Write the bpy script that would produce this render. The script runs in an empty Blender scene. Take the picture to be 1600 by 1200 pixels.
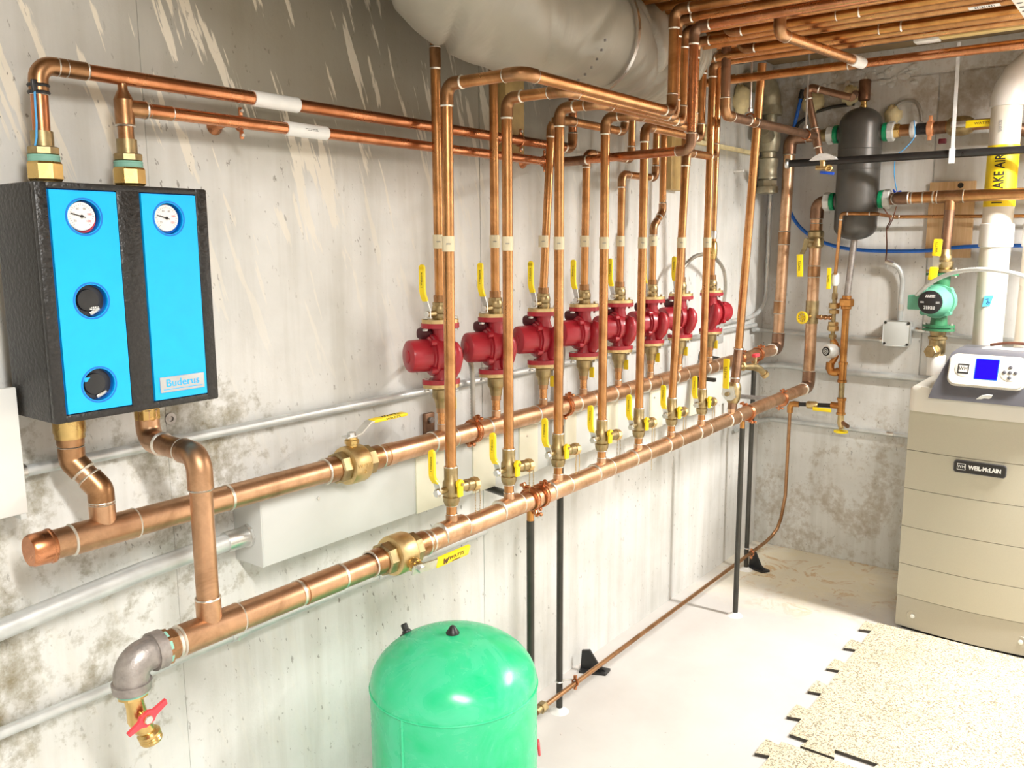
import bpy, bmesh, math, random
from math import pi, sin, cos, tan, radians, sqrt, atan2
from mathutils import Vector, Matrix
random.seed(7)
V = Vector
scene = bpy.context.scene
COL = scene.collection

# ------------------------------------------------------------------ camera, light, exposure
cam_data = bpy.data.cameras.new('camera')
cam_data.sensor_width = 36.0
cam_data.lens = 36.0 * 1346.42 / 1600.0
cam_data.clip_start = 0.02
cam = bpy.data.objects.new('camera', cam_data)
COL.objects.link(cam)
cam.location = (0, 0, 1.6)
cam.rotation_euler = (radians(80.7428), radians(0.3003), radians(-52.5647))
scene.camera = cam

world = bpy.data.worlds.new('world')
scene.world = world
world.use_nodes = True
world.node_tree.nodes['Background'].inputs[0].default_value = (1.0, 0.97, 0.93, 1)
world.node_tree.nodes['Background'].inputs[1].default_value = 0.25

LAMP_W = (58.0, 92.0)      # the two ceiling strip lights (watts of the area light in each fixture)
LAMP_COL = (1.0, 0.975, 0.93)
scene.view_settings.view_transform = 'Standard'
scene.view_settings.look = 'None'
scene.view_settings.exposure = 0.74
scene.view_settings.gamma = 1.0
scene.view_settings.use_curve_mapping = False

# ------------------------------------------------------------------ materials
MATS = {}
def new_mat(name):
    m = bpy.data.materials.new(name); m.use_nodes = True
    MATS[name] = m
    nt = m.node_tree
    return m, nt, nt.nodes['Principled BSDF']
def N(nt, t, **kw):
    n = nt.nodes.new(t)
    for k, v in kw.items():
        if k in n.inputs: n.inputs[k].default_value = v
        else: setattr(n, k, v)
    return n
def ramp(nt, src, stops):
    n = nt.nodes.new('ShaderNodeValToRGB')
    e = n.color_ramp.elements
    while len(e) < len(stops): e.new(0.5)
    for q, (p, c) in zip(e, stops):
        q.position = p
        q.color = (c, c, c, 1) if isinstance(c, (int, float)) else (c[0], c[1], c[2], 1)
    nt.links.new(src, n.inputs[0]); return n.outputs[0]
def mixc(nt, fac, a, b, mode='MIX'):
    n = nt.nodes.new('ShaderNodeMix'); n.data_type = 'RGBA'; n.blend_type = mode
    for i, v in ((0, fac), (6, a), (7, b)):
        if hasattr(v, 'is_linked') or hasattr(v, 'links'): nt.links.new(v, n.inputs[i])
        else:
            n.inputs[i].default_value = v if i == 0 else (v[0], v[1], v[2], 1)
    return n.outputs[2]
def math_(nt, op, a, b=None):
    n = nt.nodes.new('ShaderNodeMath'); n.operation = op
    for i, v in ((0, a), (1, b)):
        if v is None: continue
        if hasattr(v, 'links'): nt.links.new(v, n.inputs[i])
        else: n.inputs[i].default_value = v
    return n.outputs[0]
def coords(nt, scale=(1, 1, 1), rot=(0, 0, 0)):
    tc = nt.nodes.new('ShaderNodeTexCoord')
    mp = N(nt, 'ShaderNodeMapping'); mp.inputs['Scale'].default_value = scale; mp.inputs['Rotation'].default_value = rot
    nt.links.new(tc.outputs['Object'], mp.inputs[0]); return mp.outputs[0]
def slant(nt, scale, ang):
    """rotate about y first, then stretch: streaks that run down at a slant"""
    a = coords(nt, (1, 1, 1), (0, ang, 0))
    mp = N(nt, 'ShaderNodeMapping'); mp.inputs['Scale'].default_value = scale
    nt.links.new(a, mp.inputs[0]); return mp.outputs[0]
def noise(nt, vec, scale, detail=4, rough=0.55, dist=0.0):
    n = N(nt, 'ShaderNodeTexNoise', Scale=scale, Detail=detail, Roughness=rough, Distortion=dist)
    nt.links.new(vec, n.inputs['Vector']); return n.outputs['Fac']
def bump(nt, b, h, strength=0.2, dist=0.002):
    n = N(nt, 'ShaderNodeBump', Strength=strength, Distance=dist)
    nt.links.new(h, n.inputs['Height']); nt.links.new(n.outputs[0], b.inputs['Normal'])
def simple(name, c, rough=0.5, metal=0.0, var=0.12, scale=30.0, bmp=0.0, bscale=150.0, coat=0.0, spec=None):
    m, nt, b = new_mat(name)
    vec = coords(nt)
    nz = noise(nt, vec, scale, 4)
    d = tuple(x * (1 - var) for x in c); l = tuple(min(1, x * (1 + var)) for x in c)
    nt.links.new(ramp(nt, nz, [(0.3, d), (0.7, l)]), b.inputs['Base Color'])
    b.inputs['Metallic'].default_value = metal
    nt.links.new(ramp(nt, nz, [(0.3, max(0, rough - 0.06)), (0.7, min(1, rough + 0.06))]), b.inputs['Roughness'])
    if coat: b.inputs['Coat Weight'].default_value = coat; b.inputs['Coat Roughness'].default_value = 0.15
    if spec is not None: b.inputs['Specular IOR Level'].default_value = spec
    if bmp: bump(nt, b, noise(nt, vec, bscale, 2), bmp)
    return m
def copper(name, c, dark, rough=0.34, amount=0.5):
    m, nt, b = new_mat(name)
    vec = coords(nt)
    n1 = noise(nt, vec, 9.0, 6, 0.65, 0.6)
    n2 = noise(nt, vec, 55.0, 4, 0.6)
    base = ramp(nt, n1, [(0.38, dark), (0.38 + 0.35 * amount + 0.02, c)])
    base = mixc(nt, ramp(nt, n2, [(0.42, 0.0), (0.75, 0.30)]), base, tuple(x * 0.62 for x in c))
    nt.links.new(base, b.inputs['Base Color'])
    b.inputs['Metallic'].default_value = 1.0
    nt.links.new(ramp(nt, n1, [(0.3, rough + 0.14), (0.7, rough)]), b.inputs['Roughness'])
    return m

copper('copper', (0.68, 0.35, 0.15), (0.46, 0.22, 0.085), 0.24)
copper('copper_header', (0.62, 0.375, 0.225), (0.43, 0.25, 0.14), 0.33)
copper('copper_fitting', (0.50, 0.28, 0.145), (0.30, 0.155, 0.07), 0.30)
copper('copper_pale', (0.72, 0.46, 0.29), (0.48, 0.28, 0.155), 0.32)
copper('copper_red', (0.66, 0.29, 0.145), (0.46, 0.18, 0.08), 0.22)
copper('copper_dull', (0.36, 0.215, 0.14), (0.22, 0.13, 0.085), 0.38)
copper('copper_orange', (0.64, 0.31, 0.10), (0.46, 0.20, 0.06), 0.25)
simple('solder', (0.78, 0.75, 0.68), 0.38, 1.0)
simple('brass', (0.70, 0.50, 0.20), 0.30, 1.0, 0.1)
simple('brass_old', (0.40, 0.31, 0.165), 0.42, 1.0, 0.25, 40, 0.15, 90)
simple('brass_cast', (0.66, 0.50, 0.25), 0.42, 1.0, 0.12, 60, 0.1, 220)
simple('red_paint', (0.36, 0.014, 0.026), 0.36, 0.0, 0.12, 20, 0.08, 160, 0.2)
simple('red_dark', (0.07, 0.006, 0.010), 0.4, 0.0)
simple('red_plastic', (0.75, 0.06, 0.08), 0.4)
simple('yellow_vinyl', (0.95, 0.72, 0.01), 0.42, 0.0, 0.05)
simple('tag_yellow', (0.85, 0.62, 0.02), 0.45, 0.0, 0.05)
simple('cream_paper', (0.74, 0.66, 0.46), 0.6, 0.0, 0.06)
simple('white_paper', (0.82, 0.82, 0.80), 0.55, 0.0, 0.04)
simple('ink', (0.02, 0.018, 0.016), 0.6)
simple('ink_brown', (0.12, 0.04, 0.02), 0.6)
simple('ink_grey', (0.30, 0.29, 0.28), 0.6)
simple('galvanized', (0.60, 0.625, 0.62), 0.40, 0.45, 0.16, 14)
simple('zinc', (0.72, 0.72, 0.70), 0.32, 1.0)
simple('grey_paint', (0.60, 0.62, 0.60), 0.42, 0.0, 0.04, 6)
simple('panel_paint', (0.70, 0.70, 0.67), 0.45, 0.0, 0.03, 6)
simple('cream_paint', (0.74, 0.72, 0.58), 0.45, 0.0, 0.05, 6)
simple('black_steel', (0.045, 0.043, 0.036), 0.38, 0.3, 0.3, 12)
simple('black_iron', (0.035, 0.033, 0.032), 0.33, 0.4, 0.2, 20)
simple('malleable_iron', (0.36, 0.33, 0.31), 0.48, 0.7, 0.2, 60, 0.3, 180)
simple('stack_metal', (0.34, 0.31, 0.22), 0.42, 0.55, 0.25, 18, 0.1)
simple('black_plastic', (0.018, 0.018, 0.019), 0.4)
simple('foam_black', (0.016, 0.0145, 0.0135), 0.40, 0.0, 0.4, 160, 1.0, 120)
simple('blue_plastic', (0.0, 0.45, 0.98), 0.38, 0.0, 0.03)
simple('blue_rim', (0.0, 0.16, 0.62), 0.4, 0.0, 0.03)
simple('blue_pex', (0.02, 0.17, 0.75), 0.35)
simple('blue_handle', (0.02, 0.10, 0.65), 0.4)
simple('blue_tape', (0.08, 0.42, 0.85), 0.6)
simple('dial_white', (0.80, 0.78, 0.76), 0.4, 0.0, 0.02)
simple('dark_hole', (0.02, 0.022, 0.03), 0.35)
simple('plate_silver', (0.50, 0.50, 0.50), 0.4, 0.3, 0.05)
simple('green_gasket', (0.0, 0.30, 0.12), 0.4)
simple('teal_tape', (0.25, 0.52, 0.42), 0.6)
simple('white_nut', (0.70, 0.72, 0.70), 0.4, 0.2)
simple('vessel_paint', (0.085, 0.080, 0.072), 0.36, 0.25, 0.2, 8)
simple('green_pump_paint', (0.13, 0.40, 0.27), 0.38, 0.0, 0.08)
simple('green_pump_dark', (0.03, 0.16, 0.07), 0.4)
simple('pvc', (0.74, 0.69, 0.60), 0.32, 0.0, 0.03, 5)
simple('pvc_white', (0.78, 0.765, 0.73), 0.38, 0.0, 0.03, 5)
simple('boiler_shell', (0.45, 0.42, 0.33), 0.42, 0.1, 0.03, 300)
simple('boiler_base', (0.40, 0.37, 0.30), 0.42, 0.1, 0.03, 300)
simple('boiler_cover', (0.68, 0.655, 0.585), 0.35, 0.0, 0.02, 5)
simple('boiler_grey', (0.10, 0.10, 0.115), 0.42, 0.0, 0.05)
simple('pine', (0.52, 0.36, 0.14), 0.55, 0.0, 0.18, 20)
simple('pine_bright', (0.78, 0.58, 0.24), 0.5, 0.0, 0.08, 20)
simple('sprayfoam', (0.80, 0.69, 0.40), 0.7, 0.0, 0.12, 30, 0.6, 60)
simple('white_plastic', (0.8, 0.79, 0.76), 0.4)
simple('clear_tape', (0.80, 0.80, 0.80), 0.25)
simple('ceiling_paint', (0.30, 0.21, 0.11), 0.7, 0.0, 0.2, 8)
simple('joist_wood', (0.36, 0.24, 0.12), 0.65, 0.0, 0.2, 12)
simple('beam_paint', (0.12, 0.105, 0.085), 0.45, 0.3, 0.2, 8)
simple('rod_steel', (0.55, 0.54, 0.52), 0.35, 0.9)
simple('whip_metal', (0.55, 0.54, 0.50), 0.4, 0.85)
simple('orange_clamp', (0.95, 0.44, 0.22), 0.4, 0.6)
simple('side_wall_paint', (0.66, 0.64, 0.59), 0.7, 0.0, 0.06, 3)
# plywood with grain
def ply():
    m, nt, b = new_mat('plywood')
    v = coords(nt, (1, 30, 2))
    nt.links.new(ramp(nt, noise(nt, v, 2.0, 5, 0.6, 1.0), [(0.3, (0.58, 0.36, 0.17)), (0.7, (0.72, 0.50, 0.28))]), b.inputs['Base Color'])
    b.inputs['Roughness'].default_value = 0.6
ply()
# scratched glossy green tank paint
def tank_paint():
    m, nt, b = new_mat('tank_green')
    v = coords(nt)
    n1 = noise(nt, v, 7.0, 6, 0.65, 1.2)
    c = ramp(nt, n1, [(0.35, (0.012, 0.56, 0.23)), (0.65, (0.07, 0.62, 0.33))])
    sc = ramp(nt, noise(nt, coords(nt, (1, 1, 5)), 12.0, 6, 0.7, 2.0), [(0.60, 0.0), (0.85, 0.35)])
    c = mixc(nt, sc, c, (0.40, 0.68, 0.50))
    nt.links.new(c, b.inputs['Base Color'])
    b.inputs['Roughness'].default_value = 0.22
    nt.links.new(ramp(nt, n1, [(0.3, 0.17), (0.7, 0.33)]), b.inputs['Roughness'])
tank_paint()
# emissive screen / tube
def emit(name, c, s):
    m, nt, b = new_mat(name)
    b.inputs['Base Color'].default_value = (*c, 1)
    b.inputs['Emission Color'].default_value = (*c, 1)
    b.inputs['Emission Strength'].default_value = s
emit('screen_blue', (0.01, 0.0, 1.0), 0.75)
MATS['screen_blue'].node_tree.nodes['Principled BSDF'].inputs['Base Color'].default_value = (0.005, 0.0, 0.08, 1)
MATS['screen_blue'].node_tree.nodes['Principled BSDF'].inputs['Specular IOR Level'].default_value = 0.1
emit('lamp_tube', (1.0, 0.97, 0.92), 8.0)

# poured concrete wall beside the pipes (world metres: x along the wall, z up)
def wall_mat(name, axis, lo, hi, stain_amt, drip_amt, stain_col=(0.20, 0.165, 0.085)):
    m, nt, b = new_mat(name)
    v = coords(nt)
    sep = N(nt, 'ShaderNodeSeparateXYZ'); nt.links.new(v, sep.inputs[0])
    X, Z = sep.outputs[axis], sep.outputs[2]
    c = ramp(nt, noise(nt, v, 1.7, 7, 0.6), [(0.32, lo), (0.62, hi)])
    # vertical wash marks
    st = noise(nt, coords(nt, (16, 16, 1.0)), 1.0, 5, 0.6)
    c = mixc(nt, 0.55, c, ramp(nt, st, [(0.3, (0.74, 0.72, 0.67)), (0.55, (1, 1, 1))]), 'MULTIPLY')
    # olive mildew stains
    pn = noise(nt, coords(nt, (1, 1, 0.8)), 3.2, 8, 0.68, 0.4)
    fine = noise(nt, v, 26.0, 6, 0.7)
    if axis == 0:
        zone = math_(nt, 'MULTIPLY', ramp(nt, math_(nt, 'MULTIPLY', X, 0.25), [(0.22, 1.0), (0.42, 0.28)]),
                     ramp(nt, math_(nt, 'MULTIPLY', Z, 0.4), [(0.08, 0.25), (0.30, 1.0), (0.50, 1.0), (0.60, 0.3)]))
    else:
        zone = ramp(nt, math_(nt, 'MULTIPLY', Z, 0.4), [(0.0, 1.0), (0.5, 0.5), (0.75, 0.35), (0.9, 1.0)])
    sv = math_(nt, 'ADD', math_(nt, 'MULTIPLY', pn, 0.6), math_(nt, 'MULTIPLY', fine, 0.4))
    sv = math_(nt, 'ADD', sv, math_(nt, 'MULTIPLY', zone, 0.19))
    pm = ramp(nt, sv, [(0.655, 0.0), (0.72, 0.55), (0.80, 1.0)])
    c = mixc(nt, math_(nt, 'MULTIPLY', pm, stain_amt), c, stain_col)
    # slanting pale drips high on the wall
    if drip_amt:
        dv = slant(nt, (30, 30, 3.6), radians(17))
        dn = noise(nt, dv, 1.0, 4, 0.55, 0.25)
        dm = ramp(nt, dn, [(0.575, 0.0), (0.60, 1.0)])
        dz = math_(nt, 'MULTIPLY', ramp(nt, math_(nt, 'MULTIPLY', Z, 0.4), [(0.50, 0.10), (0.68, 0.55), (0.76, 1.0)]),
                   ramp(nt, math_(nt, 'MULTIPLY', X, 0.25), [(0.35, 1.0), (0.62, 0.25)]))
        shade_stain = math_(nt, 'MULTIPLY', ramp(nt, math_(nt, 'ADD', math_(nt, 'MULTIPLY', Z, 0.4), math_(nt, 'MULTIPLY', noise(nt, v, 2.0, 5), 0.12)), [(0.74, 0.0), (0.83, 1.0)]),
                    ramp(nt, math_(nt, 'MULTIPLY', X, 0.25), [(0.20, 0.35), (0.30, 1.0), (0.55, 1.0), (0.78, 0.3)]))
        c = mixc(nt, math_(nt, 'MULTIPLY', shade_stain, 0.8), c, (0.25, 0.22, 0.15))  # olive damp tone, darkened to paint in the shade under the duct
        c = mixc(nt, math_(nt, 'MULTIPLY', math_(nt, 'MULTIPLY', dm, dz), drip_amt), c, (0.84, 0.78, 0.66))
    # small dark pits
    pit = ramp(nt, noise(nt, slant(nt, (1, 1, 0.42), radians(12)), 85.0, 3, 0.6), [(0.665, 0.0), (0.70, 1.0)])
    pz = ramp(nt, noise(nt, v, 2.3, 3), [(0.42, 0.15), (0.62, 1.0)])
    c = mixc(nt, math_(nt, 'MULTIPLY', math_(nt, 'MULTIPLY', pit, pz), 0.65), c, (0.09, 0.075, 0.05))
    nt.links.new(c, b.inputs['Base Color'])
    b.inputs['Roughness'].default_value = 0.72
    bump(nt, b, noise(nt, v, 60.0, 6, 0.7), 0.25, 0.003)
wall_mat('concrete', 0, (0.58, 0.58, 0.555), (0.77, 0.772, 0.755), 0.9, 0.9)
wall_mat('concrete_back', 1, (0.60, 0.595, 0.565), (0.80, 0.80, 0.78), 0.7, 0.0, (0.34, 0.26, 0.155))
# painted floor with scuffs and a rusty water stain by the corner
def floor_mat():
    m, nt, b = new_mat('floor_paint')
    v = coords(nt)
    c = ramp(nt, noise(nt, v, 2.2, 6, 0.6), [(0.3, (0.56, 0.535, 0.51)), (0.7, (0.65, 0.63, 0.605))])
    sep = N(nt, 'ShaderNodeSeparateXYZ'); nt.links.new(v, sep.inputs[0])
    vd = N(nt, 'ShaderNodeVectorMath', operation='DISTANCE'); nt.links.new(v, vd.inputs[0]); vd.inputs[1].default_value = (4.12, 1.28, 0)
    d = math_(nt, 'ADD', vd.outputs['Value'], math_(nt, 'MULTIPLY', noise(nt, v, 3.5, 6, 0.7), 0.7))
    sm = ramp(nt, d, [(0.60, 1.0), (0.98, 0.0)])
    n2 = noise(nt, v, 6.0, 7, 0.7, 1.0)
    sc = ramp(nt, n2, [(0.35, (0.84, 0.75, 0.53)), (0.54, (0.86, 0.79, 0.62)), (0.61, (0.66, 0.43, 0.17)), (0.66, (0.86, 0.77, 0.55))])
    c = mixc(nt, math_(nt, 'MULTIPLY', sm, 0.9), c, sc)
    sp = ramp(nt, noise(nt, coords(nt, (1, 0.6, 1), (0, 0, 0.6)), 38.0, 3, 0.6, 1.0), [(0.725, 0.0), (0.745, 1.0)])
    c = mixc(nt, math_(nt, 'MULTIPLY', sp, 0.7), c, (0.15, 0.12, 0.09))
    nt.links.new(c, b.inputs['Base Color'])
    b.inputs['Roughness'].default_value = 0.45
    bump(nt, b, noise(nt, v, 40.0, 5), 0.1, 0.002)
floor_mat()
def mat_tile():
    m, nt, b = new_mat('speckled_rubber')
    v = coords(nt)
    c = ramp(nt, noise(nt, v, 5.0, 4), [(0.3, (0.62, 0.54, 0.38)), (0.7, (0.74, 0.66, 0.49))])
    n = N(nt, 'ShaderNodeTexVoronoi', Scale=230.0); nt.links.new(v, n.inputs['Vector'])
    sp = ramp(nt, n.outputs['Color'], [(0.30, 1.0), (0.36, 0.0)])
    sp2 = ramp(nt, noise(nt, v, 330.0, 2), [(0.57, 0.0), (0.63, 0.8)])
    c = mixc(nt, math_(nt, 'MAXIMUM', math_(nt, 'MULTIPLY', sp, 0.75), sp2), c, (0.09, 0.07, 0.045))
    nt.links.new(c, b.inputs['Base Color']); b.inputs['Roughness'].default_value = 0.75
mat_tile()
simple('mat_edge', (0.06, 0.05, 0.04), 0.8)
# grey duct jacket with a woven look
def duct_mat():
    m, nt, b = new_mat('duct_jacket')
    v = coords(nt)
    nt.links.new(ramp(nt, noise(nt, v, 5.0, 5), [(0.3, (0.33, 0.31, 0.255)), (0.7, (0.41, 0.385, 0.32))]), b.inputs['Base Color'])
    b.inputs['Roughness'].default_value = 0.42
    bump(nt, b, noise(nt, coords(nt, (9, 2.0, 2.0)), 1.4, 3, 0.5, 0.5), 0.35, 0.02)
duct_mat()

# ------------------------------------------------------------------ mesh builder
def frame(d):
    d = V(d).normalized()
    a = V((0, 0, 1)) if abs(d.z) < 0.9 else V((1, 0, 0))
    u = d.cross(a).normalized(); w = u.cross(d).normalized()
    return u, w, d
class MB:
    def __init__(s): s.v = []; s.f = []
    def add(s, vs, fs):
        o = len(s.v); s.v += [V(x) for x in vs]; s.f += [[i + o for i in q] for q in fs]; return s
    def tube(s, pts, r, n=16, cap=True, closed=False, squash=1.0):
        pts = [V(p) for p in pts]; m = len(pts)
        rr = r if isinstance(r, (list, tuple)) else [r] * m
        vs = []; u = None
        for i, p in enumerate(pts):
            if closed: t = (pts[(i + 1) % m] - pts[i - 1])
            else: t = pts[min(i + 1, m - 1)] - pts[max(i - 1, 0)]
            if t.length < 1e-9: t = V((0, 0, 1))
            t.normalize()
            if u is None: u, w, _ = frame(t)
            else:
                u = (u - t * u.dot(t)); u = u.normalized() if u.length > 1e-6 else frame(t)[0]
                w = u.cross(t).normalized() * 1.0
            for k in range(n):
                a = 2 * pi * k / n
                vs.append(p + (u * cos(a) + w * sin(a) * squash) * rr[i])
        fs = []
        for i in range(m if closed else m - 1):
            j = (i + 1) % m
            for k in range(n):
                l = (k + 1) % n
                fs.append([i * n + k, i * n + l, j * n + l, j * n + k])
        if cap and not closed:
            fs.append(list(range(n - 1, -1, -1))); fs.append([(m - 1) * n + k for k in range(n)])
        return s.add(vs, fs)
    def cyl(s, a, b, r, r2=None, n=16): return s.tube([a, b], [r, r if r2 is None else r2], n)
    def lathe(s, base, axis, prof, n=20, cap=True):
        base = V(base); u, w, d = frame(axis)
        vs = []
        for (r, h) in prof:
            for k in range(n):
                a = 2 * pi * k / n
                vs.append(base + d * h + (u * cos(a) + w * sin(a)) * r)
        m = len(prof); fs = []
        for i in range(m - 1):
            for k in range(n):
                l = (k + 1) % n
                fs.append([i * n + k, i * n + l, (i + 1) * n + l, (i + 1) * n + k])
        if cap: fs.append(list(range(n - 1, -1, -1))); fs.append([(m - 1) * n + k for k in range(n)])
        return s.add(vs, fs)
    def ring(s, c, axis, R, r, n=24, m=8):
        u, w, d = frame(axis); c = V(c)
        return s.tube([c + (u * cos(2 * pi * k / n) + w * sin(2 * pi * k / n)) * R for k in range(n)], r, m, closed=True)
    def box(s, c, size, bev=0.0, mat=None, seg=2):
        bm = bmesh.new(); bmesh.ops.create_cube(bm, size=1.0)
        for q in bm.verts: q.co = V((q.co.x * size[0], q.co.y * size[1], q.co.z * size[2]))
        if bev: bmesh.ops.bevel(bm, geom=bm.edges[:], offset=bev, segments=seg, profile=0.5, affect='EDGES')
        M = (mat or Matrix()).to_3x3(); c = V(c)
        bm.verts.index_update()
        s.add([M @ q.co + c for q in bm.verts], [[q.index for q in f.verts] for f in bm.faces]); bm.free(); return s
    def box2(s, lo, hi, bev=0.0):
        return s.box([(a + b) / 2 for a, b in zip(lo, hi)], [abs(b - a) for a, b in zip(lo, hi)], bev)
    def prism(s, c, u, v, outline, depth):
        """outline in the (u,v) plane, thickness along u x v centred on c"""
        c, u, v = V(c), V(u).normalized(), V(v).normalized(); w = u.cross(v)
        n = len(outline)
        vs = [c + u * a + v * b - w * depth / 2 for a, b in outline] + [c + u * a + v * b + w * depth / 2 for a, b in outline]
        fs = [list(range(n - 1, -1, -1)), list(range(n, 2 * n))] + [[i, (i + 1) % n, (i + 1) % n + n, i + n] for i in range(n)]
        return s.add(vs, fs)
    def sphere(s, c, r, n=8, m=6, sc=(1, 1, 1)):
        c = V(c); vs = [c + V((0, 0, -r * sc[2]))]; fs = []
        for i in range(1, m):
            a = -pi / 2 + pi * i / m
            for k in range(n):
                b = 2 * pi * k / n
                vs.append(c + V((r * cos(a) * cos(b) * sc[0], r * cos(a) * sin(b) * sc[1], r * sin(a) * sc[2])))
        vs.append(c + V((0, 0, r * sc[2]))); L = len(vs) - 1
        for k in range(n):
            l = (k + 1) % n
            fs.append([0, 1 + l, 1 + k]); fs.append([L, L - n + k, L - n + l])
            for i in range(m - 2):
                q = 1 + i * n
                fs.append([q + k, q + l, q + n + l, q + n + k])
        return s.add(vs, fs)
    def strip(s, pts, width_dir, w, t):
        """flat bar following pts; w wide along width_dir, t thick"""
        pts = [V(p) for p in pts]; wd = V(width_dir).normalized(); vs = []
        for i, p in enumerate(pts):
            tg = (pts[min(i + 1, len(pts) - 1)] - pts[max(i - 1, 0)]).normalized()
            nn = tg.cross(wd).normalized()
            for a, b in ((-1, -1), (1, -1), (1, 1), (-1, 1)): vs.append(p + wd * a * w / 2 + nn * b * t / 2)
        fs = [[3, 2, 1, 0], [len(vs) - 4 + k for k in range(4)]]
        for i in range(len(pts) - 1):
            for k in range(4):
                l = (k + 1) % 4; fs.append([i * 4 + k, i * 4 + l, i * 4 + 4 + l, i * 4 + 4 + k])
        return s.add(vs, fs)

def mesh_obj(name, mb, mat, parent=None, origin=(0, 0, 0), sharp=38):
    o_ = V(origin)
    me = bpy.data.meshes.new(name)
    me.from_pydata([tuple(p - o_) for p in mb.v], [], mb.f); me.update()
    bm = bmesh.new(); bm.from_mesh(me); bmesh.ops.recalc_face_normals(bm, faces=bm.faces[:]); bm.to_mesh(me); bm.free()
    me.shade_smooth(); me.set_sharp_from_angle(angle=radians(sharp))
    me.materials.append(MATS[mat])
    o = bpy.data.objects.new(name, me); COL.objects.link(o)
    if parent is not None: o.parent = parent
    return o
def tag(o, label, cat, group=None):
    o['label'] = label; o['category'] = cat
    if group: o['group'] = group
    return o
class T:
    """a thing: an Empty at its base that parents its parts"""
    def __init__(s, name, label, cat, loc=(0, 0, 0), group=None):
        s.loc = V(loc); s.e = bpy.data.objects.new(name, None); COL.objects.link(s.e)
        s.e.empty_display_size = 0.05
        s.e.location = s.loc; tag(s.e, label, cat, group)
    def p(s, name, mb, mat, parent=None, label=None, sharp=38):
        o = mesh_obj(name, mb, mat, parent or s.e, s.loc, sharp)
        if label: o['label'] = label
        return o
def single(name, label, cat, mb, mat, group=None, sharp=38):
    c = sum(mb.v, V()) / len(mb.v)
    o = mesh_obj(name, mb, mat, None, c, sharp); o.location = c
    return tag(o, label, cat, group)
def struct(name, mb, mat, parent=None):
    o = mesh_obj(name, mb, mat, parent)
    if parent is None: o['kind'] = 'structure'
    return o
def copy_tree(o, parent=None, loc=None, label=None):
    c = o.copy(); COL.objects.link(c)
    if parent is not None: c.parent = parent
    if loc is not None: c.location = loc
    if label: c['label'] = label
    for ch in list(o.children): copy_tree(ch, c)
    return c

def text_mb(txt, size, c, right, up, depth=0.0008, align='CENTER', squeeze=1.0, wrap=None, bold=0.0):
    """flat lettering as real geometry; wrap=(axis point, radius) bends it round a vertical pipe"""
    cu = bpy.data.curves.new('lettering', 'FONT'); cu.body = txt; cu.size = size
    cu.align_x = align; cu.align_y = 'CENTER'; cu.extrude = depth / 2; cu.resolution_u = 3; cu.offset = bold
    ob = bpy.data.objects.new('lettering', cu); COL.objects.link(ob)
    dg = bpy.context.evaluated_depsgraph_get()
    me = bpy.data.meshes.new_from_object(ob.evaluated_get(dg))
    bpy.data.objects.remove(ob); bpy.data.curves.remove(cu)
    bm = bmesh.new(); bm.from_mesh(me); bpy.data.meshes.remove(me)
    if wrap:
        bmesh.ops.triangulate(bm, faces=bm.faces[:])
        for _ in range(2):
            es = [e for e in bm.edges if e.calc_length() > size * 0.12]
            bmesh.ops.subdivide_edges(bm, edges=es, cuts=1)
            bmesh.ops.triangulate(bm, faces=bm.faces[:])
    bm.verts.index_update()
    r, u = V(right).normalized(), V(up).normalized(); w = r.cross(u); c = V(c)
    vs = []
    for q in bm.verts:
        p = c + r * q.co.x * squeeze + u * q.co.y + w * q.co.z
        if wrap:
            ax, R = wrap; ax = V(ax); hd = V((c.x - ax.x, c.y - ax.y, 0)).normalized(); sd = V((-hd.y, hd.x, 0))
            s_ = (p - c).dot(sd); a = s_ / R
            p = V((ax.x, ax.y, p.z)) + (hd * cos(a) + sd * sin(a)) * (R + q.co.z)
        vs.append(p)
    mb = MB(); mb.add(vs, [[q.index for q in f.verts] for f in bm.faces]); bm.free()
    return mb

def print_lines(c, right, up, w, h, rows=2, depth=.0004, seed=0):
    """print too small to read: rows of short dashes"""
    rnd = random.Random(seed); r, u = V(right).normalized(), V(up).normalized(); m = MB()
    for k in range(rows):
        y = (0.5 - (k + .5) / rows) * h; x = -w / 2 + rnd.uniform(0, .1) * w
        while x < w / 2 - .02 * w:
            l = min(rnd.uniform(.06, .2) * w, w / 2 - x)
            m.prism(V(c) + r * (x + l / 2) + u * y, r, u, [(-l / 2, -h / rows * .28), (l / 2, -h / rows * .28), (l / 2, h / rows * .28), (-l / 2, h / rows * .28)], depth)
            x += l + .05 * w
    return m
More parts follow.
